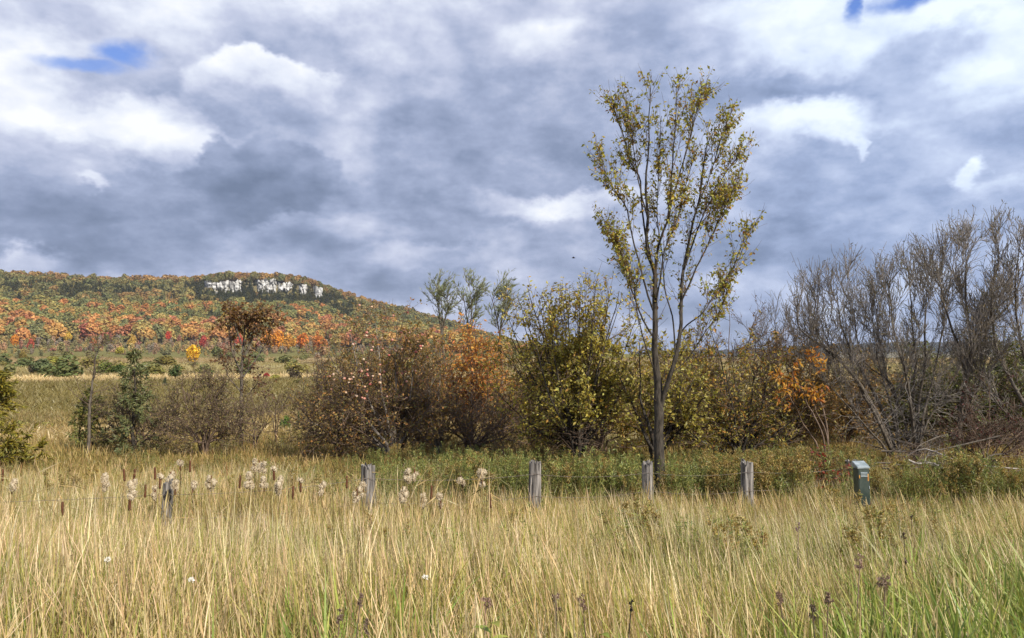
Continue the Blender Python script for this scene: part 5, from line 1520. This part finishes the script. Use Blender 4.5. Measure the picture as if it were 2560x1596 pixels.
#        px,   py,  kind (b brown, f fluffy, t brown with burst top, l large), label
CATTAILS = [
    (7, 1188, 'b', 'brown unburst cattail nearest the left edge of the reeds'),
    (30, 1220, 'f', 'fluffy burst cattail at the far left of the reeds'),
    (156, 1273, 'b', 'low dark brown cattail in front of the others, far left'),
    (259, 1209, 'l', 'big fluffy cattail standing alone left of the shortest post'),
    (312, 1188, 'b', 'slim brown cattail, left one of a close pair left of the shortest post'),
    (335, 1188, 'b', 'slim brown cattail, right one of a close pair left of the shortest post'),
    (328, 1222, 'l', 'long fluffy burst cattail below the pair of slim brown ones'),
    (324, 1259, 't', 'low dark cattail with a little white fluff at its tip, left of the shortest post'),
    (363, 1228, 'b', 'pale brown cattail leaning close by the left side of the shortest post'),
    (388, 1184, 'b', 'brown cattail rising just above the left side of the shortest post'),
    (400, 1206, 't', 'cattail with dark base and white tip touching the shortest post top'),
    (425, 1196, 'l', 'fluffy cattail directly above the top of the shortest post'),
    (438, 1222, 'f', 'round fluffy cattail against the right side of the shortest post'),
    (386, 1236, 'f', 'small fluffy cattail against the left side of the shortest post'),
    (452, 1163, 'f', 'highest fluffy cattail behind the shortest post'),
    (475, 1166, 'b', 'brown cattail beside the highest fluffy one'),
    (480, 1221, 'f', 'small pale fluffy cattail right of the shortest post'),
    (528, 1205, 'l', 'fluffy cattail alone midway between shortest post and the dense bunch'),
    (599, 1205, 'b', 'thin brown cattail at the left of the dense bunch'),
    (624, 1202, 'l', 'fluffy cattail with a brown core at left of the dense bunch'),
    (636, 1163, 'f', 'topmost fluffy cattail, left of three in the dense bunch'),
    (649, 1166, 'f', 'topmost fluffy cattail, middle of three in the dense bunch'),
    (659, 1169, 'f', 'topmost fluffy cattail, right of three in the dense bunch'),
    (661, 1214, 'f', 'fluffy cattail low in the middle of the dense bunch'),
    (686, 1186, 't', 'brown cattail with fluffy cap above the largest fluffy one'),
    (697, 1212, 'l', 'largest fluffy cattail, right side of the dense bunch'),
    (732, 1232, 'b', 'low brown cattail just right of the dense bunch'),
    (752, 1215, 't', 'thick brown cattail with a flat cap of fluff, right of the dense bunch'),
    (805, 1223, 'f', 'fluffy cattail with dark base midway between dense bunch and tall cracked post'),
    (867, 1206, 'b', 'reddish brown cattail a little left of the cracked grey post'),
    (893, 1239, 'f', 'small fluffy cattail low at the left foot of the cracked grey post'),
    (908, 1227, 'f', 'little fluffy cattail touching the left side of the cracked grey post'),
    (1008, 1234, 'l', 'lower large fluffy cattail right of the cracked grey post'),
    (1019, 1192, 'l', 'upper large fluffy cattail right of the cracked grey post'),
    (1034, 1188, 'f', 'narrow fluffy cattail behind the upper large one'),
    (1060, 1254, 'f', 'fluffy low cattail third right of the cracked grey post'),
    (1078, 1231, 'b', 'dark brown cattail midway between two fence posts'),
    (1102, 1255, 'f', 'tiny round fluffy cattail midway between two fence posts'),
    (1156, 1205, 'f', 'fluffy brownish cattail among upright blades, second from the right end'),
    (1206, 1197, 'l', 'bright fluffy cattail, rightmost of all the fluffy ones'),
    (1227, 1253, 'b', 'dark brown cattail, rightmost of the reeds'),
]


def lathe(rads, zs, k, jit=0.0):
    a = np.arange(k) * 2 * PI / k
    rads = np.asarray(rads)[:, None] * (1 + jit * rng.normal(size=(len(rads), k)))
    v = np.stack([rads * np.cos(a), rads * np.sin(a), np.repeat(np.asarray(zs)[:, None], k, 1)], -1)
    i = np.arange(len(zs) * k).reshape(len(zs), k)
    q = np.stack([i[:-1], np.roll(i[:-1], -1, 1), np.roll(i[1:], -1, 1), i[1:]], -1).reshape(-1, 4)
    return v.reshape(-1, 3), q


def fluff_blob(b, c, rx, rz, hairs):
    nu, nv = 12, 9
    th = np.linspace(.05, PI - .05, nv); ph = np.arange(nu) * 2 * PI / nu
    T, Pp = np.meshgrid(th, ph, indexing='ij')
    bump = 1 + .34 * (fbm(Pp * 1.1 + c[2] * 31, T * 1.4 + c[0] * 17, 3, int(abs(c[0] * 1000)) % 97) - .5) * 2
    v = np.stack([rx * bump * np.sin(T) * np.cos(Pp), rx * bump * np.sin(T) * np.sin(Pp), rz * bump * np.cos(T)], -1).reshape(-1, 3) + c
    i = np.arange(nu * nv).reshape(nv, nu)
    q = np.stack([i[:-1], np.roll(i[:-1], -1, 1), np.roll(i[1:], -1, 1), i[1:]], -1).reshape(-1, 4)[:, ::-1]
    b.add(v, quad=q)
    d = norm(rng.normal(size=(hairs, 3)))
    p = d * np.array([rx, rx, rz]) * .9 + c
    vv, tri = leaf_geo(p, norm(d + .5 * rng.normal(size=(hairs, 3))), norm(rng.normal(size=(hairs, 3))), .022, .35)
    b.add(vv, tri=tri)


def build_cattails():
    reed = [(3, (.44, .33, .14)), (2, (.34, .25, .10)), (2, (.24, .21, .07)), (1, (.50, .41, .22))]
    for j, (px, py, kind, lab) in enumerate(CATTAILS):
        Y = 8.0 + (1245 - py) / 55.0 + rng.uniform(-.35, .35)
        Y = float(np.clip(Y, 7.2, 9.6))
        if 385 < px < 445: Y = 8.6 + (.22 if py < 1200 else -.2)
        head = W(px, py, Y)
        base = np.array([head[0] + rng.normal() * .05, Y + rng.normal() * .03, 0]); base[2] = float(ground_z(base[0], base[1])) - .03
        root = empty('cattail', base, lab, 'cattail', 'cattails along the fence')
        tip = head - base
        hl = .15
        P = interp_line(np.array([[0, 0, 0], tip * .55 + rng.normal(size=3) * .02, tip - [0, 0, hl * .5]]), 9)
        b = Buf(); cat_geo(b, P[None], np.linspace(.006, .0035, 9)[None], 5, (.30, .22, .09)); link('stem', b.mesh('stem', M_PLANT, True), root)
        bot = P[-1]
        tl = np.array([rng.normal() * .05, rng.normal() * .03, 1.0]); tl /= np.linalg.norm(tl)
        rad = {'b': .0125, 't': .014}.get(kind, .009)
        v, q = lathe([.003, rad * .9, rad, rad * 1.02, rad, rad * .85, .003], [0, .006, .03, hl * .5, hl * .85, hl * .97, hl], 10)
        v = v + bot + (tl - [0, 0, 1])[None] * v[:, 2:3]
        b = Buf(); b.add(v, quad=q); link('seed_head', b.mesh('seed_head', M_BROWNHEAD, True), root)
        b = Buf(); e = bot + tl * hl
        cat_geo(b, np.array([[e, e + tl * .05, e + tl * .10]]), np.array([[.003, .002, .001]]), 4, (.40, .30, .14)); link('spike', b.mesh('spike', M_PLANT), root)
        if kind != 'b':
            b = Buf()
            if kind == 't': fluff_blob(b, bot + tl * hl * .98, .024, .020, 50); fluff_blob(b, bot + tl * hl * .85 + [.016, 0, 0], .018, .02, 30)
            else:
                big = 1.0 if kind == 'f' else 1.35
                for q_ in range(4 if kind == 'f' else 6):
                    off = np.array([rng.normal() * .011, rng.normal() * .011, 0]) * big
                    fluff_blob(b, bot + tl * hl * (rng.uniform(.15, 1.0) if kind == 'f' else rng.uniform(.0, 1.0)) + off, .021 * big * rng.uniform(.7, 1.2), .029 * big * rng.uniform(.75, 1.25), 90)
            link('fluff', b.mesh('fluff', M_FLUFF, True), root)
        nl = int(rng.integers(2, 4))
        for l in range(nl):
            b = Buf()
            hh = np.array([tip[2] * rng.uniform(.85, 1.18)])
            blades(b, np.array([[rng.normal() * .015, rng.normal() * .015, 0]]), hh, np.array([rng.uniform(0, 6.28)]), np.array([abs(rng.normal(.12, .16))]), np.array([rng.uniform(.010, .016)]), pick(reed, 1), [.9, 1, 1, 1, .9, .7, .35, .03], 8)
            link('blade', b.mesh('blade', M_PLANT), root)
    # the crowd of loose reed blades around them
    b = Buf(); n = 520
    px = np.concatenate([rng.normal(640, 120, 130), rng.normal(1080, 90, 130), rng.uniform(-80, 1260, 260)])
    Y = rng.uniform(7.6, 10.4, n); x = (px - 1280) / F * Y
    h = rng.uniform(.75, 1.35, n)
    bend = np.abs(rng.normal(.12, .2, n))
    blades(b, np.stack([x, Y, ground_z(x, Y) - .03], 1), h, rng.uniform(0, 6.28, n), bend, rng.uniform(.009, .016, n), pick(reed, n), [.9, 1, 1, 1, .9, .7, .35, .03], 8, rng.normal(0, .12, (n, 2)))
    # snapped blades
    n = 130
    px = rng.uniform(0, 1260, n); Y = rng.uniform(7.8, 9.8, n); x = (px - 1280) / F * Y
    z = rng.uniform(.7, 1.15, n); a = rng.uniform(0, 6.28, n); el = rng.uniform(-.9, .6, n); L = rng.uniform(.15, .4, n)
    d = np.stack([np.cos(a) * np.cos(el), np.sin(a) * np.cos(el), np.sin(el)], 1)
    p0 = np.stack([x, Y, z], 1)
    vv, tri = leaf_geo(p0, d, norm(rng.normal(size=(n, 3))), L, .045)
    b.add(vv, tri=tri, col=np.repeat(pick(reed, n), 4, 0))
    bot = np.stack([x + rng.normal(0, .05, n), Y, ground_z(x, Y) - .03], 1)
    PP = np.stack([bot, (bot + p0) / 2 + rng.normal(size=(n, 3)) * .01, p0], 1)
    cat_geo(b, PP, np.tile([.006, .005, .004], (n, 1)), 3, (.36, .27, .11))
    o = link('reed_blades', b.mesh('reed_blades', M_PLANT)); o['kind'] = 'stuff'
    tag(o, 'loose dry reed blades standing among the cattails', 'reeds')


build_cattails()


# ------------------------------------------------------------------ dried weeds and single plants of the verge
WEEDS = [  # px, py, size px, colour, label, Y
    (902, 1487, 26, (.20, .135, .10), 'dark brown dried weed head in the straw below the cracked grey post', 3.1),
    (850, 1527, 22, (.22, .15, .11), 'small dried weed head, lowest left of the brown ones', 2.9),
    (913, 1552, 22, (.19, .13, .095), 'dried brown weed head near the bottom under the cracked grey post', 2.8),
    (1214, 1501, 42, (.27, .165, .12), 'bushy rusty brown dried weed in the middle of the straw', 3.1),
    (1390, 1495, 30, (.25, .165, .12), 'flat topped brown dried weed right of the bushy rusty one', 3.2),
    (1457, 1501, 40, (.26, .17, .12), 'loose brown dried umbel midway along the bottom', 3.1),
    (1579, 1503, 18, (.035, .028, .022), 'single black seed head on a tall bare stalk', 3.1),
    (2150, 1400, 40, (.40, .27, .21), 'pinkish brown flat headed dried flower on a tall dark stem', 3.6),
    (2213, 1450, 60, (.22, .145, .105), 'wide dark umbel of a dried weed beside the pinkish flat headed flower', 3.4),
    (1996, 1312, 20, (.30, .20, .20), 'small mauve faded flower head in the straw', 5.2),
    (1948, 1487, 30, (.22, .14, .10), 'drooping brown dried weed at the edge of the green grass', 3.1),
    (2072, 1484, 34, (.24, .16, .11), 'curled brown dried weed above the lush green grass', 3.1),
    (2031, 1520, 30, (.13, .095, .06), 'low dark twiggy weed in the lush green grass', 2.9),
    (2280, 1290, 12, (.06, .035, .025), 'thin dark brown dock stem in front of the willows', 6.2),
    (2259, 1335, 18, (.07, .04, .03), 'short dark dock head in the pale grass below the pedestal', 5.0),
]


def build_weeds():
    for (px, py, sz, col, lab, Y) in WEEDS:
        head = W(px, py, Y); s = sz / F * Y
        base = np.array([head[0] + rng.normal() * .04, Y + .02, 0.]); base[2] = float(ground_z(base[0], base[1])) - .02
        root = empty('dried_weed', base, lab, 'weed', 'dried weeds in the verge')
        tip = head - base
        P = interp_line(np.array([[0, 0, 0], tip * .5 + rng.normal(size=3) * .02, tip]), 9)[None]
        R = np.linspace(.004, .002, 9)[None]
        b = Buf(); cat_geo(b, P, R, 4, np.array(col) * .8 + .02)
        a1, r1 = branch(P, R, 9 if sz > 20 else 5, .93, 1.0, 55, 12, s * .7, 5, .1, (0, 0, .5), .02, .0012)
        cat_geo(b, a1, r1, 3, np.array(col) * .9 + .015)
        link('stem', b.mesh('stem', M_PLANT, True), root)
        b = Buf()
        tips = np.concatenate([a1[:, -1], a1[:, 3], P[0, -1:]])
        for t in tips:
            n = 14
            d = norm(rng.normal(size=(n, 3)))
            r = .005 + .0022 * s / .05
            vv, tri = leaf_geo(t + d * r * .25, d, norm(rng.normal(size=(n, 3))), r, .6)
            b.add(vv, tri=tri, col=np.repeat(np.array(col) * rng.uniform(.6, 1.5, (n, 1)), 4, 0))
        link('seed_heads', b.mesh('seed_heads', M_PLANT), root)
        b = Buf(); leaves_on(P[:, :7], 6, .1, .05, .3, [(1, np.array(col) * 1.3)], .8, 1, b); link('withered_leaves', b.mesh('withered_leaves', M_PLANT), root)
    # a broad leaved green plant
    for (px, py, Y, s, lab) in [(1227, 1560, 2.75, .085, 'broad leaved yellow green plant at the bottom below the rusty dried weed'), (1500, 1588, 2.6, .07, 'small broad leaved green plant at the bottom edge')]:
        top = W(px, py, Y); base = top.copy(); base[2] = float(ground_z(top[0], top[1]))
        root = empty('broadleaf_plant', base, lab, 'plant', 'broad leaved plants in the verge')
        H = top[2] - base[2]
        b = Buf(); cat_geo(b, np.array([[[0, 0, -.02], [.01, 0, H * .5], [0, 0, H]]]), np.array([[.004, .003, .002]]), 5, (.20, .22, .06)); link('stem', b.mesh('stem', M_PLANT), root)
        for k in range(11):
            a = k * 2.4; z = H * (.55 + .45 * k / 10)
            d = np.array([math.cos(a), math.sin(a), .55]); d /= np.linalg.norm(d)
            b = Buf(); mid = []
            side = np.cross(d, [0, 0, 1.0]); side /= np.linalg.norm(side); nn = np.cross(side, d)
            w_ = [0.02, .16, .22, .19, .11, .005]
            pts = []
            for q_, ww in enumerate(w_):
                t = q_ / 5; c = np.array([0, 0, z]) + d * s * t + np.array([0, 0, -.35 * s * t * t])
                pts += [c - side * ww * s + nn * ww * s * .35, c, c + side * ww * s + nn * ww * s * .35]
            i = np.arange(18).reshape(6, 3)
            qd = np.concatenate([np.stack([i[:-1, u], i[:-1, u + 1], i[1:, u + 1], i[1:, u]], -1) for u in (0, 1)])
            b.add(pts, quad=qd, col=pick([(2, (.24, .29, .05)), (1, (.30, .30, .06))], 1)[0]); link('leaf', b.mesh('leaf', M_PLANT, True), root)
    for (px, py, Y, lab) in [(478, 1452, 3.3, 'small white flower head in the straw at the left'), (269, 1400, 3.7, 'tiny white flower at the far left in the straw'), (1063, 1445, 3.4, 'tiny white flower left of the rusty dried weed')]:
        head = W(px, py, Y); base = head.copy(); base[2] = float(ground_z(head[0], head[1])); H = head[2] - base[2]
        root = empty('white_flower', base, lab, 'flower', 'white flowers in the verge')
        b = Buf(); cat_geo(b, np.array([[[0, 0, -.02], [.01, 0, H * .5], [0, 0, H]]]), np.array([[.002, .002, .0015]]), 4, (.2, .22, .07)); link('stem', b.mesh('stem', M_PLANT), root)
        b = Buf(); n = 40; d = norm(rng.normal(size=(n, 3)) * [1, 1, .6] + [0, 0, .5])
        vv, tri = leaf_geo(np.array([0, 0, H]) + d * .004, d, norm(rng.normal(size=(n, 3))), .013, .5); b.add(vv, tri=tri, col=(.78, .76, .70)); link('petals', b.mesh('petals', M_PLANT), root)


build_weeds()


# ------------------------------------------------------------------ shrubs and trees of the far fields
FIELD = [  # px, base py, width px, height px, kind, colour, label
    (113, 938, 62, 46, 'bush', (.10, .12, .055), 'large grey green bush in the left field'),
    (158, 940, 44, 30, 'bush', (.075, .12, .028), 'compact bright green bush right of the large grey green one'),
    (131, 912, 48, 24, 'bush', (.20, .19, .04), 'yellow olive bush behind the large grey green one'),
    (84, 938, 30, 30, 'bush', (.075, .06, .04), 'dark bare bush at the left foot of the large grey green one'),
    (58, 918, 28, 40, 'tree', (.15, .115, .035), 'little brown tree standing alone in the left field'),
    (21, 942, 40, 22, 'bush', (.13, .12, .05), 'low olive bush at the left edge of the field'),
    (167, 902, 34, 28, 'bush', (.085, .085, .03), 'dark olive bush behind the compact green one'),
    (186, 942, 26, 14, 'bush', (.33, .24, .06), 'low golden bush right of the compact green one'),
    (262, 938, 54, 40, 'bush', (.11, .13, .035), 'olive green bush behind the bare pole sapling'),
    (298, 938, 44, 32, 'bush', (.07, .095, .03), 'dark green bush behind the thin larch'),
    (298, 888, 26, 24, 'bush', (.32, .28, .05), 'yellow green bush above the thin larch'),
    (392, 942, 60, 36, 'bush', (.15, .14, .045), 'wide olive bush left of the golden tree'),
    (420, 918, 52, 34, 'bush', (.14, .115, .035), 'bronze bush just left of the golden tree'),
    (438, 948, 40, 40, 'tree', (.055, .075, .028), 'dark round tree in front of the golden tree'),
    (484, 912, 46, 56, 'tree', (.52, .32, .035), 'brilliant golden yellow tree at the foot of the forest'),
    (540, 902, 40, 40, 'tree', (.11, .12, .05), 'grey green tree right of the golden tree'),
    (412, 966, 26, 30, 'spruce', (.035, .055, .032), 'little dark spruce above the hawthorn'),
    (666, 944, 22, 18, 'bush', (.30, .04, .045), 'small crimson bush in the right part of the field'),
    (688, 950, 28, 20, 'bush', (.27, .25, .06), 'pale yellow bush beside the small crimson one'),
    (737, 948, 44, 36, 'bush', (.075, .06, .042), 'dark leafless bush left of the thorn bush'),
    (750, 960, 44, 22, 'bush', (.15, .14, .05), 'olive bush below the dark leafless one'),
    (705, 908, 22, 16, 'bush', (.14, .17, .05), 'small green bush under the orange trees'),
    (692, 884, 44, 58, 'tree', (.46, .20, .03), 'bright orange tree at the right end of the forest foot'),
    (722, 880, 40, 46, 'tree', (.42, .22, .04), 'amber tree at the right of the bright orange one'),
    (756, 872, 42, 52, 'tree', (.42, .14, .03), 'red orange tree behind the top of the thorn bush'),
    (800, 868, 46, 50, 'tree', (.36, .13, .03), 'rust orange tree behind the apple tree'),
    (662, 880, 40, 52, 'tree', (.40, .17, .035), 'orange tree right behind the withered brown tree'),
    (507, 872, 24, 34, 'tree', (.33, .06, .045), 'slim red tree above the golden tree'),
    (420, 862, 22, 36, 'tree', (.36, .05, .03), 'slim scarlet tree above the bronze bush'),
    (170, 862, 22, 34, 'tree', (.42, .28, .05), 'slim yellow tree at the foot of the forest on the left'),
    (76, 880, 20, 36, 'tree', (.33, .08, .05), 'small red tree at the foot of the forest on the left'),
    (232, 876, 22, 34, 'tree', (.38, .15, .06), 'small salmon orange tree above the bare pole sapling'),
    (330, 872, 24, 34, 'tree', (.34, .22, .05), 'small amber tree above the thin larch'),
    (600, 872, 24, 40, 'tree', (.32, .07, .04), 'red tree hidden behind the withered brown tree'),
    (36, 872, 22, 40, 'tree', (.44, .18, .03), 'small bright orange tree at the far left of the forest foot'),
    (652, 1020, 16, 18, 'spruce', (.045, .07, .028), 'tiny dark spruce in the pale grass'),
    (714, 1068, 32, 56, 'bush', (.085, .125, .032), 'narrow green bush beside the short bare sapling'),
    (746, 1062, 26, 50, 'spruce', (.05, .075, .03), 'small spruce left of the thorn bush'),
    (786, 1040, 34, 24, 'bush', (.42, .31, .04), 'small yellow bush seen through the thorn bush'),
    (106, 1068, 50, 36, 'bush', (.22, .20, .055), 'yellow tipped low bush right of the golden green larch'),
    (60, 1066, 44, 34, 'bush', (.17, .16, .05), 'olive low bush behind the golden green larch'),
    (190, 1060, 34, 26, 'bush', (.15, .16, .05), 'dull green low bush left of the bare pole sapling'),
]


def build_field():
    made = {}
    for (px, pb, wp, hp, kind, col, lab) in FIELD:
        Y = 2.5 * F / (pb - 900) if pb > 925 else None
        if Y is None or Y > 190:
            # further out the ground rises, so walk along the ray until it meets the ground
            ys = np.linspace(70, 520, 900); d = px_dir(px, pb)
            zz = EYE + d[2] * ys / d[1]; gz = ground_z(d[0] * ys / d[1], ys)
            hit = np.where(gz >= zz)[0]
            Y = float(ys[hit[0]]) if len(hit) else 480.0
        else:
            Y *= .93
        p = W(px, pb, Y); p[2] = float(ground_z(p[0], p[1])) - .05
        h = hp / F * Y; w = wp / F * Y
        nm = {'bush': 'field_bush', 'tree': 'field_tree', 'spruce': 'spruce_tree'}[kind]
        root = empty(nm, p, lab, 'bush' if kind == 'bush' else 'tree', {'bush': 'bushes scattered over the fields', 'tree': 'trees along the foot of the forest', 'spruce': 'little spruces in the fields'}[kind])
        sd_ = int(px * 7 + pb)
        if kind == 'bush': b = crown_round(900, 11, .42, .55, .42, .085, seed=sd_)
        elif kind == 'tree': b = crown_round(900, 11, .40, .48, .56, .080, seed=sd_)
        else: b = crown_cone(420, sd_, .34, .15, 1.0, .04)
        V = np.concatenate(b.v); V = V * np.array([w / .9, w / .9, h])
        b.v = [V]; b.c = [np.clip(np.concatenate(b.c) * np.array(col) * 1.4, 0, .85)]
        o = link('crown', b.mesh('crown', M_FAR), root)
        o['kind'] = 'stuff'
        t = trunk_buf(.5 if kind != 'spruce' else .9, .02, sd_)
        t.v = [np.concatenate(t.v) * np.array([w * .9, w * .9, h])]
        link('trunk', t.mesh('trunk', M_BARK, True), root)


build_field()


def build_scrub():
    """low scrub dotted over the fields: one bush of each kind, then copies of it and its parts"""
    protos = []
    for j, (col, lab) in enumerate([((.15, .15, .06), 'low olive scrub bush dotted over the fields below the forest'), ((.21, .18, .06), 'low tawny scrub bush dotted over the fields below the forest'), ((.10, .115, .045), 'low dark green scrub bush dotted over the fields below the forest')]):
        b = crown_round(700, 10, .42, .55, .42, .10, seed=300 + j); b.c = [np.clip(np.concatenate(b.c) * np.array(col) * 1.4, 0, .85)]
        t = trunk_buf(.5, .02, 300 + j)
        protos.append((b.mesh('crown', M_FAR), t.mesh('trunk', M_BARK, True), lab))
    first = {}
    n = 0
    while n < 58:
        px = rng.uniform(-60, 1240); r = math.exp(rng.uniform(math.log(105), math.log(330)))
        az = math.atan((px - 1280) / F); x, y = r * math.sin(az), r * math.cos(az)
        if fbm(np.array([x * .02 + 7]), np.array([y * .02]), 3, 95)[0] < .47: continue
        k = int(rng.integers(0, 3)); h = rng.uniform(1.3, 3.4); w = h * rng.uniform(1.1, 1.9)
        if k not in first:
            root = empty('scrub_bush', (0, 0, 0), protos[k][2], 'bush', ['olive scrub in the fields', 'tawny scrub in the fields', 'dark green scrub in the fields'][k])
            c = link('crown', protos[k][0], root); c['kind'] = 'stuff'
            link('trunk', protos[k][1], root); first[k] = root
        else:
            root = first[k].copy(); COL.objects.link(root)
            for ch in first[k].children:
                c = ch.copy(); COL.objects.link(c); c.parent = root
        root.location = (x, y, float(ground_z(x, y)) - .05); root.scale = (w / .9, w / .9, h); root.rotation_euler = (0, 0, rng.uniform(0, 6.28))
        n += 1


build_scrub()


# ------------------------------------------------------------------ one bird far off
def build_bird():
    p = W(1434, 645, 60.0)
    root = empty('bird', p, 'tiny dark bird flying left of the tall slender tree', 'bird')
    b = Buf()
    v, q = lathe([.002, .03, .05, .045, .02, .004], [-.16, -.10, -.02, .05, .11, .14], 8)
    v = v[:, [2, 0, 1]]; b.add(v, quad=q, col=(.04, .035, .03))
    link('body', b.mesh('body', M_FAR, True), root)
    for s in (-1, 1):
        b = Buf()
        top = np.array([[.05, 0, .02], [-.06, 0, .02], [.03, s * .14, .07], [-.07, s * .14, .065], [-.04, s * .30, .05], [-.07, s * .29, .048]])
        v = np.concatenate([top, top - [0, 0, .008]])
        b.add(v, quad=[[0, 1, 3, 2], [2, 3, 5, 4], [6, 8, 9, 7], [8, 10, 11, 9], [0, 2, 8, 6], [2, 4, 10, 8], [1, 7, 9, 3], [3, 9, 11, 5], [4, 5, 11, 10]], col=(.05, .04, .035))
        link('wing', b.mesh('wing', M_FAR), root)


build_bird()

# ------------------------------------------------------------------ the air
def build_haze():
    x0, x1, y0, y1, z0, z1 = -3600, 3600, -300, 3600, -4.0, 150.0
    v = [(x0, y0, z0), (x1, y0, z0), (x1, y1, z0), (x0, y1, z0), (x0, y0, z1), (x1, y0, z1), (x1, y1, z1), (x0, y1, z1)]
    m, k, out = mat_new('haze')
    pv = k.n.new('ShaderNodeVolumePrincipled')
    pv.inputs['Color'].default_value = (.86, .91, 1.0, 1)
    pv.inputs['Density'].default_value = HAZE
    pv.inputs['Anisotropy'].default_value = .1
    k.l.new(pv.outputs[0], out.inputs['Volume'])
    me = make_mesh('haze', v, np.array([[3, 2, 1, 0], [4, 5, 6, 7], [0, 1, 5, 4], [1, 2, 6, 5], [2, 3, 7, 6], [3, 0, 4, 7]]), None, False, m)
    o = link('haze', me); o['kind'] = 'stuff'


HAZE = .00010
build_haze()
